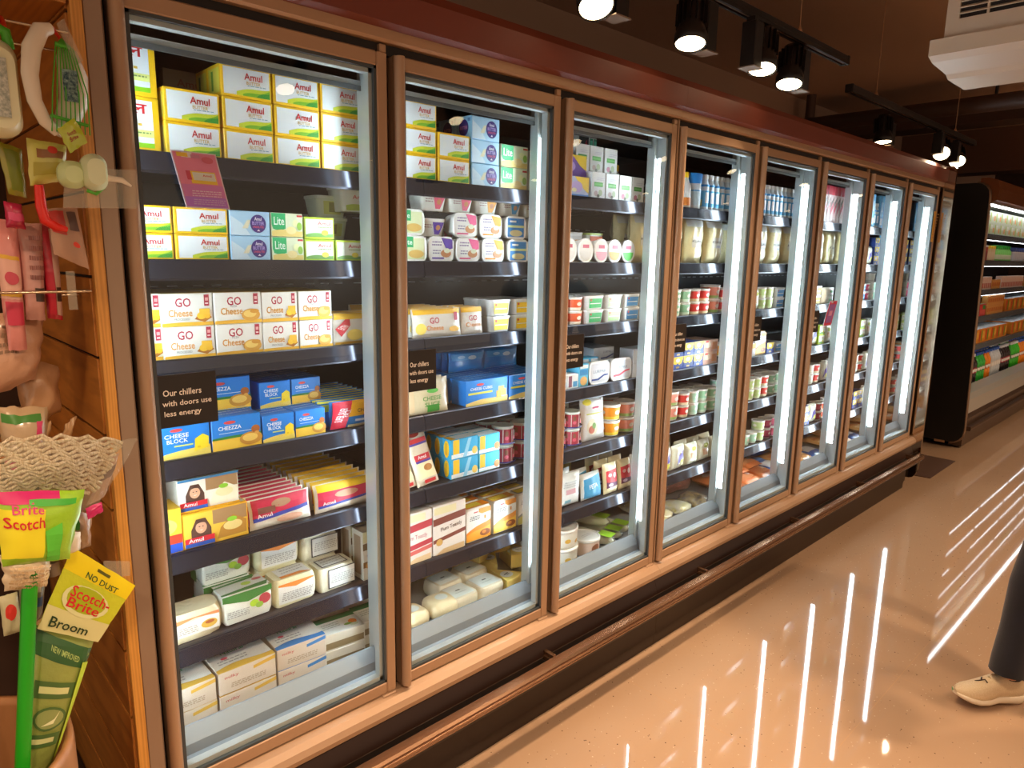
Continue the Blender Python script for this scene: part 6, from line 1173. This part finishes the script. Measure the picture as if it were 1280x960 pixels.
tag(warp_pack('mop_refill_pack', [(-.262, 1.035), (-.205, 1.025), (-.19, 1.085), (-.262, 1.098)], -.19, .04, '#dcc9a8', fine(.1, .1, .9, .9, '#b89c74', 6, 3), 37, crinkle=.004), 'cream ropes showing under the yellow-green pack', 'pack')
tag(warp_pack('mop_socket', [(-.19, 1.058), (-.145, 1.062), (-.142, 1.095), (-.185, 1.11)], -.16, .035, '#e6d9c4', (), 39, crinkle=.001, kind='plain'), 'white plastic mop socket beside the printed pack', 'mop part')
tag(warp_pack('mop_refill_pack', [(-.145, 1.03), (-.115, 1.04), (-.11, 1.10), (-.15, 1.12)], -.09, .04, '#a88464', [('r', .1, .6, .4, .9, '#3f8a2c'), ('r', .1, .3, .3, .5, '#b8244c')], 41, crinkle=.003), 'small brown refill pack above the broom card', 'pack')
for k, (x, z) in enumerate(((-.225, 1.03), (-.19, 1.045))):
    m = MB(); m.tube([(x, -.17, z - .012), (x, -.17, z + .012)], .011, M('#7c6a58', .4, .4), 6); m.tube([(x, -.16, z), (x, .1, z)], .004, M('#7c6a58', .4, .4), 6); tag(m.build('hook_end'), 'grey hexagonal hook end, ' + ('left' if k == 0 else 'right') + ' of the two below the mop packs', 'hook')
# broom in its printed sleeve
br = empty('packed_broom', (-.17, -.16, .9), 'soft broom in green printed sleeve with yellow header, standing in the barrel', 'broom')
m = MB(); STRAW = M('#b8935c', .6, 0, 'mottle', c2='#8a6a3c', scale=40, stretch=(6, 6, .6), bump=.8)
m.rings([[(cx + r * math.cos(a) * 1.0, -.12 + (cx + .17) * -.0 + r * .55 * math.sin(a), cz + r * math.cos(a) * .35) for a in [2 * PI * q / 14 for q in range(14)]] for cx, cz, r in ((-.262, .62, .012), (-.25, .68, .017), (-.233, .755, .026), (-.212, .84, .036), (-.185, .935, .044))], STRAW, True, True); RB('bristles', m, br)
def bb(nm, C4, y, base, F, sd, t=.02, cover=None, kind='film'):
    o = warp_pack(nm, C4, 0, t, base, F, sd, crinkle=.001, cover=cover, kind=kind, parent=br)
    cx, cz = sum(c[0] for c in C4) / 4, sum(c[1] for c in C4) / 4
    o.location = (cx + .17, y + .16, cz - .9); return o
bb('printed_sleeve', [(-.288, .63), (-.235, .64), (-.135, .885), (-.225, .945)], -.15, '#8f9a4c', [('p', [(0, .86), (1, .80), (1, .93), (0, .99)], '#2f5a2c'), ('t', 'NEW IMPROVED', .55, .885, .5, .035, '#a8c070', -.1), ('r', .12, .62, .85, .72, '#4a6a34'), ('r', .2, .65, .75, .69, '#c8cc90'), ('o', .5, .5, .33, .075, '#4a6a34'), ('o', .5, .5, .28, .06, '#8f9a5c'), ('p', [(.35, .46), (.6, .5), (.68, .55), (.6, .47)], '#e4e4b8'), ('r', .1, .33, .8, .41, '#4a6a34'), ('r', .2, .355, .7, .385, '#c8cc90'), ('r', .86, 0, .98, .85, '#b8d43c')], 51, .05, cover=None)
bb('header_card', [(-.222, .945), (-.135, .885), (-.066, .972), (-.158, 1.075)], -.17, '#c9d22c', [('r', 0, .74, 1, 1, '#ecd818'), ('r', 0, 0, 1, .3, '#d9d69a'), ('r', .42, .9, .62, .94, '#5a5a1c'), ('t', 'NO DUST', .56, .80, .5, .085, '#2f5a2c'), ('o', .48, .48, .36, .2, '#dfe0a8'), ('o', .48, .5, .3, .17, '#a8b81c'), ('t', 'Scotch-', .52, .56, .62, .14, '#d0202c'), ('t', 'Brite', .48, .42, .5, .13, '#d0202c'), ('t', 'Broom', .42, .13, .62, .13, '#1f3c1c')], 53, .006)
price_flag([(-.095, .955), (-.047, .945), (-.045, .975), (-.09, .99)], -.06, 'clear price holder behind the yellow broom card')
tag(warp_pack('blue_label_pack', [(-.235, .90), (-.20, .905), (-.185, .99), (-.225, 1.01)], -.06, .03, '#7a7a60', [('r', .1, .4, .9, .6, '#3a5a7c'), ('r', .2, .7, .8, .85, '#a8a088')], 55), 'dull pack with blue label behind the broom sleeve', 'pack')
tag(warp_pack('red_label_pack', [(-.262, .915), (-.235, .915), (-.235, .99), (-.262, .99)], -.10, .02, '#c8c49c', [('o', .5, .6, .3, .2, '#d8382c')], 57), 'small pack with red mark beside the green pole', 'pack')
m = MB(); m.tube([(-.228, -.20, 1.045), (-.296, -.20, .50)], .0115, M('#1f9a1c', .3), 16); m.tube([(-.2275, -.20, 1.05), (-.2255, -.20, 1.065)], .0125, M('#157a14', .3), 16); tag(m.build('mop_pole'), 'glossy green mop pole leaning in the round barrel', 'pole')
# round barrel
m = MB(); TAN = M('#a8764a', .5, 0, 'wood', dark='#97683f', scale=(6, 6, 3)); n = 40; cx, cy, R0 = -.38, -.10, .205
prof = [(R0 * .92, 0), (R0 * 1.0, .30), (R0 * .99, .70), (R0 * .985, .715), (R0 * .93, .715), (R0 * .925, .70), (R0 * .9, .03), (.001, .03)]
m.rings([[(r * math.cos(2 * PI * j / n), r * math.sin(2 * PI * j / n), z) for j in range(n)] for r, z in prof], TAN, False, True); m.add([(R0 * .92 * math.cos(2 * PI * j / n), R0 * .92 * math.sin(2 * PI * j / n), 0) for j in range(n)], [tuple(range(n))[::-1]], TAN)
tag(m.build('round_barrel', loc=(cx, cy, 0)), 'tan round barrel bin holding broom and pole in the bay', 'barrel')
# ------------------------------------------------------------------ the person walking past at the right edge
DV = Vector((-.811, .585, 0)); LV = Vector((-.585, -.811, 0))      # walking direction, the walker's left... side axis
PR = empty('person', (2.54, -1.2, 0), 'person in dark trousers and cream sneakers stepping in at the right edge', 'person')
O_ = Vector((2.54, -1.2, 0))
def skin_mesh(name, chain, mat, levels=2, parent=PR):
    """chain: list of paths; a path is [(key or None, (x,y,z), r), ...] joined where keys repeat"""
    V, E_, R, keys = [], [], [], {}
    for path in chain:
        prev = None
        for key, p, r in path:
            if key in keys and key is not None: i = keys[key]
            else:
                i = len(V); V.append(Vector(p) - O_); R.append(r if isinstance(r, tuple) else (r, r))
                if key is not None: keys[key] = i
            if prev is not None: E_.append((prev, i))
            prev = i
    me = bpy.data.meshes.new(name); me.from_pydata([tuple(v) for v in V], E_, []); me.materials.append(mat)
    o = bpy.data.objects.new(name, me); COL.objects.link(o); o.parent = parent
    sk = o.modifiers.new('skin', 'SKIN'); sk.use_smooth_shade = True
    for i, r in enumerate(R): me.skin_vertices[0].data[i].radius = r; me.skin_vertices[0].data[i].use_root = (i == 0)
    sb = o.modifiers.new('sub', 'SUBSURF'); sb.levels = levels; sb.render_levels = levels
    return o
def pt(f, s_, z, base=(2.56, -1.29)):       # forward, sideways (towards the camera's left is negative), height
    v = Vector((base[0], base[1], 0)) + DV * f + LV * s_; return (v.x, v.y, z)
# leg in view (front), trailing leg behind
A = {'ankle': (2.528, -1.118, .09), 'shin': (2.524, -1.135, .28), 'knee': (2.525, -1.15, .48), 'thigh': (2.535, -1.20, .70), 'hip': (2.555, -1.245, .90)}
B = {'ankle': pt(-.52, .10, .17), 'shin': pt(-.40, .10, .33), 'knee': pt(-.22, .10, .50), 'thigh': pt(-.10, .09, .70), 'hip': pt(0, .09, .90)}
SK = M('#b5835f', .5, 0, 'skin'); NV = M('#131424', .9, 0, 'fabric', c2='#0d0e18'); SHT = M('#5a6470', .8, 0, 'fabric', c2='#4c5560')
P_ = ('pelvis', pt(0, .0, .95), .11)
def hand(w, d):
    w = Vector(w); out = []; side = Vector((0, 0, 0)) + DV
    palm = w + Vector((0, 0, -.075))
    out.append([('w' + d, tuple(w), .026), ('p' + d, tuple(palm), (.034, .018))])
    for k, L_ in enumerate((.068, .078, .073, .056)):
        b0 = palm + side * (.027 - .018 * k) + Vector((0, 0, -.012)); out.append([('p' + d, tuple(palm), (.034, .018)), (None, tuple(b0), .010), (None, tuple(b0 + Vector((0, 0, -L_ * .5)) + LV * .004), .009), (None, tuple(b0 + Vector((0, 0, -L_ * .9)) + LV * .016), .0075)])
    tb = w + side * .03 + Vector((0, 0, -.045)); out.append([('w' + d, tuple(w), .026), (None, tuple(tb), .012), (None, tuple(tb + side * .012 + Vector((0, 0, -.035))), .010), (None, tuple(tb + side * .012 + Vector((0, 0, -.055))), .008)])
    return out
shL, shR = pt(.0, .19, 1.40), pt(.0, -.19, 1.40)
elL, elR = pt(.10, .25, 1.13), pt(-.12, -.25, 1.13); wrL, wrR = pt(.26, .24, .97), pt(-.18, -.24, .88)
torso = [P_, ('waist', pt(.01, 0, 1.08), (.14, .10)), ('chest', pt(.0, 0, 1.28), (.165, .115)), ('neckbase', pt(.0, 0, 1.43), (.065, .05)), ('neck', pt(.02, 0, 1.50), .062), ('jaw', pt(.035, 0, 1.57), (.080, .09)), ('head', pt(.02, 0, 1.65), (.098, .112)), ('crown', pt(.01, 0, 1.725), (.085, .095))]
body = skin_mesh('body', [torso, [P_, (None, A['hip'], .085), (None, A['thigh'], .075), (None, A['knee'], .052), (None, A['shin'], .044), (None, A['ankle'], .036)],
    [P_, (None, B['hip'], .085), (None, B['thigh'], .075), (None, B['knee'], .052), (None, B['shin'], .044), (None, B['ankle'], .036)],
    [('neckbase', torso[3][1], .05), ('sL', shL, .045), (None, elL, .038), ('wl', wrL, .026)], [('neckbase', torso[3][1], .05), ('sR', shR, .045), (None, elR, .038), ('wr', wrR, .026)]] + hand(wrL, 'l') + hand(wrR, 'r'), SK)
fc = MB()
hc = Vector(pt(.03, 0, 1.635)) - O_
for s_ in (-1, 1):
    e = hc + DV * .088 + LV * (.032 * s_); fc.lathe([(.001, -.009), (.010, -.005), (.012, 0), (.010, .005), (.001, .009)], M('#e9e4dc', .3), tuple(e), 12); e2 = e + DV * .009; fc.lathe([(.001, -.004), (.005, 0), (.001, .004)], M('#2a1c14', .3), tuple(e2), 10)
    br_ = e + Vector((0, 0, .02)); fc.tube([tuple(br_ - LV * .014), tuple(br_ + DV * .004), tuple(br_ + LV * .014)], .003, M('#1c1410', .8), 6)
    er = hc + LV * (.082 * s_) - DV * .0; fc.tube([tuple(er + Vector((0, 0, .03))), tuple(er + LV * .01 * s_), tuple(er - Vector((0, 0, .028)))], [.006, .011, .006], SK, 8)
fc.tube([tuple(hc + DV * .094 + Vector((0, 0, .005))), tuple(hc + DV * .112 - Vector((0, 0, .026))), tuple(hc + DV * .10 - Vector((0, 0, .034)))], [.007, .013, .009], SK, 10)
fc.tube([tuple(hc + DV * .094 - Vector((0, 0, .056)) - LV * .022), tuple(hc + DV * .101 - Vector((0, 0, .057))), tuple(hc + DV * .094 - Vector((0, 0, .056)) + LV * .022)], [.004, .006, .004], M('#9a5a4c', .5), 8)
fc.build('face', PR)
def sect(c, hs, hf, n=20):
    c = Vector(c) - O_
    return [tuple(c + LV * (hs * math.cos(2 * PI * k / n)) + DV * (hf * math.sin(2 * PI * k / n))) for k in range(n)]
def loft(m, secs, mat):
    m.rings([sect(*q) for q in secs], mat, True, True)
HAIR = M('#1a1210', .7, 0, 'fabric', c2='#120c0a')
m = MB()
def hair_pt(u, v):
    a = 2 * PI * u; p = PI * .56 * (1 - v); front = max(0, math.cos(a)) * .5 * (1 - v)
    q = p - front * .9
    return tuple(Vector(pt(.012, 0, 1.655)) - O_ + DV * (.112 * math.sin(q) * math.cos(a)) + LV * (.094 * math.sin(q) * math.sin(a)) + Vector((0, 0, .118 * math.cos(q))))
m.grid(hair_pt, 32, 12, HAIR); m.build('hair', PR)
m = MB()
loft(m, [(pt(0, 0, 1.06), .150, .108), (pt(0, 0, .98), .168, .122), (pt(-.01, 0, .90), .180, .130), (pt(-.01, 0, .83), .172, .120)], NV)
for Q, hem in ((A, [((2.521, -1.136, .30), .066, .070), ((2.520, -1.121, .18), .062, .066), ((2.520, -1.117, .128), .060, .066)]), (B, [(B['shin'], .064, .068), (pt(-.48, .10, .235), .060, .064), (pt(-.52, .10, .19), .058, .062)])):
    H = Q['hip']; loft(m, [((H[0], H[1], .93), .088, .105), ((H[0], H[1], .84), .098, .112), (Q['thigh'], .088, .098), (Q['knee'], .072, .078)] + hem, NV)
m.build('trousers', PR)
m = MB()
loft(m, [(pt(-.005, 0, .93), .184, .135), (pt(-.005, 0, 1.00), .176, .130), (pt(0, 0, 1.12), .165, .122), (pt(0, 0, 1.26), .188, .134), (pt(0, 0, 1.36), .202, .128), (pt(0, 0, 1.42), .185, .105), (pt(.0, 0, 1.455), .125, .088), (pt(.008, 0, 1.485), .072, .070)], SHT)
for sh, el, wr in ((shL, elL, wrL), (shR, elR, wrR)):
    S_, E2, W2 = Vector(sh) - O_, Vector(el) - O_, Vector(wr) - O_; k = 1 if sh is shL else -1
    m.tube([tuple(S_ - LV * .03 * k + Vector((0, 0, .01))), tuple(S_ + Vector((0, 0, -.02))), tuple((S_ + E2) / 2), tuple(E2), tuple(E2 * .75 + W2 * .25), tuple(E2 * .25 + W2 * .75), tuple(E2 * .06 + W2 * .94)], [.06, .066, .058, .050, .047, .039, .036], SHT, 16)
m.build('shirt', PR)

def sneaker(heel, dirv, lift, label):
    """heel: point on the floor under the heel's back; lift: pitch of the shoe, toe up"""
    d = dirv.normalized(); s_ = Vector((-d.y, d.x, 0))
    cp, sp = math.cos(lift), math.sin(lift)
    def W(t, w, z):
        f = t * cp - z * sp; zz = t * sp + z * cp
        v = Vector(heel) + d * f + s_ * w + Vector((0, 0, zz)) - O_; return tuple(v)
    CR = M('#d9c3a0', .55, 0, 'mottle', c2='#cdb48e', scale=260, bump=.3, dist=.001); SOLE = M('#e6d6bc', .45)
    L_ = .275
    st = [0, .015, .04, .08, .12, .16, .20, .235, .26, .275]
    hw = [.016, .028, .034, .034, .035, .041, .044, .040, .027, .006]
    def spring(t): return .0 if t < .17 else ((t - .17) / .105) ** 1.8 * .028
    def arch(t): return .008 * math.exp(-((t - .105) / .03) ** 2)
    hz = [.030, .032, .032, .028, .026, .024, .022, .020, .016, .010]
    m = MB(); R = []
    for t, w, h in zip(st, hw, hz):
        z0 = spring(t) + arch(t); w2 = w + .004
        R.append([W(t, w2 * .86, z0), W(t, w2, z0 + h * .35), W(t, w2 * 1.0, z0 + h * .8), W(t, w * .92, z0 + h), W(t, -w * .92, z0 + h), W(t, -w2 * 1.0, z0 + h * .8), W(t, -w2, z0 + h * .35), W(t, -w2 * .86, z0)])
    m.rings(R, SOLE, True, True); so = m.build('sneaker', PR); so['label'] = label
    m = MB(); R = []
    tops = [.075, .092, .100, .102, .098, .082, .066, .054, .042, .030]
    for i, (t, w, h) in enumerate(zip(st, hw, hz)):
        z0 = spring(t) + arch(t) + h * .75; zt = tops[i] + spring(t) * .6
        ring = []
        for q in range(13):
            a = PI * q / 12; e = .62
            ring.append(W(t + (.004 if i == 0 else 0), w * .95 * math.copysign(abs(math.cos(a)) ** e, math.cos(a)), z0 + (zt - z0) * math.sin(a) ** .8))
        R.append(ring)
    m.rings(R, CR, True, True); u = m.build('upper', so)
    m = MB(); R = []
    for zz, k in ((.085, .8), (.098, 1.0), (.106, 1.0), (.108, .8)):
        R.append([W(.058 + .047 * k * math.cos(a), .0305 * k * math.sin(a), zz + .012 * math.cos(a) * -1 * 0) for a in [2 * PI * q / 16 for q in range(16)]])
    m.rings(R, CR, True, True); m.build('collar', so)
    m = MB(); m.tube([W(.06, 0, .09), W(.062, 0, .16)], .034, M('#2a1c1c', .8), 14); m.tube([W(.018, .02, .085), W(.012, .0, .095), W(.018, -.02, .085)], .009, M('#5a2418', .6), 8); m.build('sock', so)
    m = MB(); LC = M('#c9b08c', .7)
    for k in range(5):
        t = .125 + .017 * k; zt = .100 - .0105 * k
        m.tube([W(t, -.024, zt - .018), W(t + .003, 0, zt + .003), W(t, .024, zt - .018)], .0022, LC, 6)
    m.tube([W(.12, -.024, .084), W(.19, -.018, .05)], .001, M('#8a6a4c', .7), 5); m.tube([W(.12, .024, .084), W(.19, .018, .05)], .001, M('#8a6a4c', .7), 5)
    m.build('laces', so)
    m = MB(); DL = M('#3a2418', .7); c = W(.178, 0, .073)
    m.tube([W(.165, -.012, .078), W(.172, -.005, .086), W(.178, 0, .079), W(.172, .01, .088), W(.165, .016, .078)], .0024, DL, 6); m.tube([W(.178, 0, .079), W(.19, -.010, .070), W(.198, -.02, .060)], .002, DL, 6); m.build('lace_bow', so)
    m = MB(); m.grid(lambda a, b_: W(.262 + .013 * math.sin(PI * a) , -.03 + .05 * a, .020 + .010 * b_ + .010), 5, 2, M('#3f9a3c', .5)); m.build('green_toe_tip', so)
sneaker((2.590, -1.152, .001), Vector((-.81, .585, 0)), math.radians(3), 'cream sneaker on the forward foot')
sneaker(tuple(Vector(pt(-.60, .10, .084))), DV, math.radians(-22), 'cream sneaker on the trailing foot')
finish_labels()
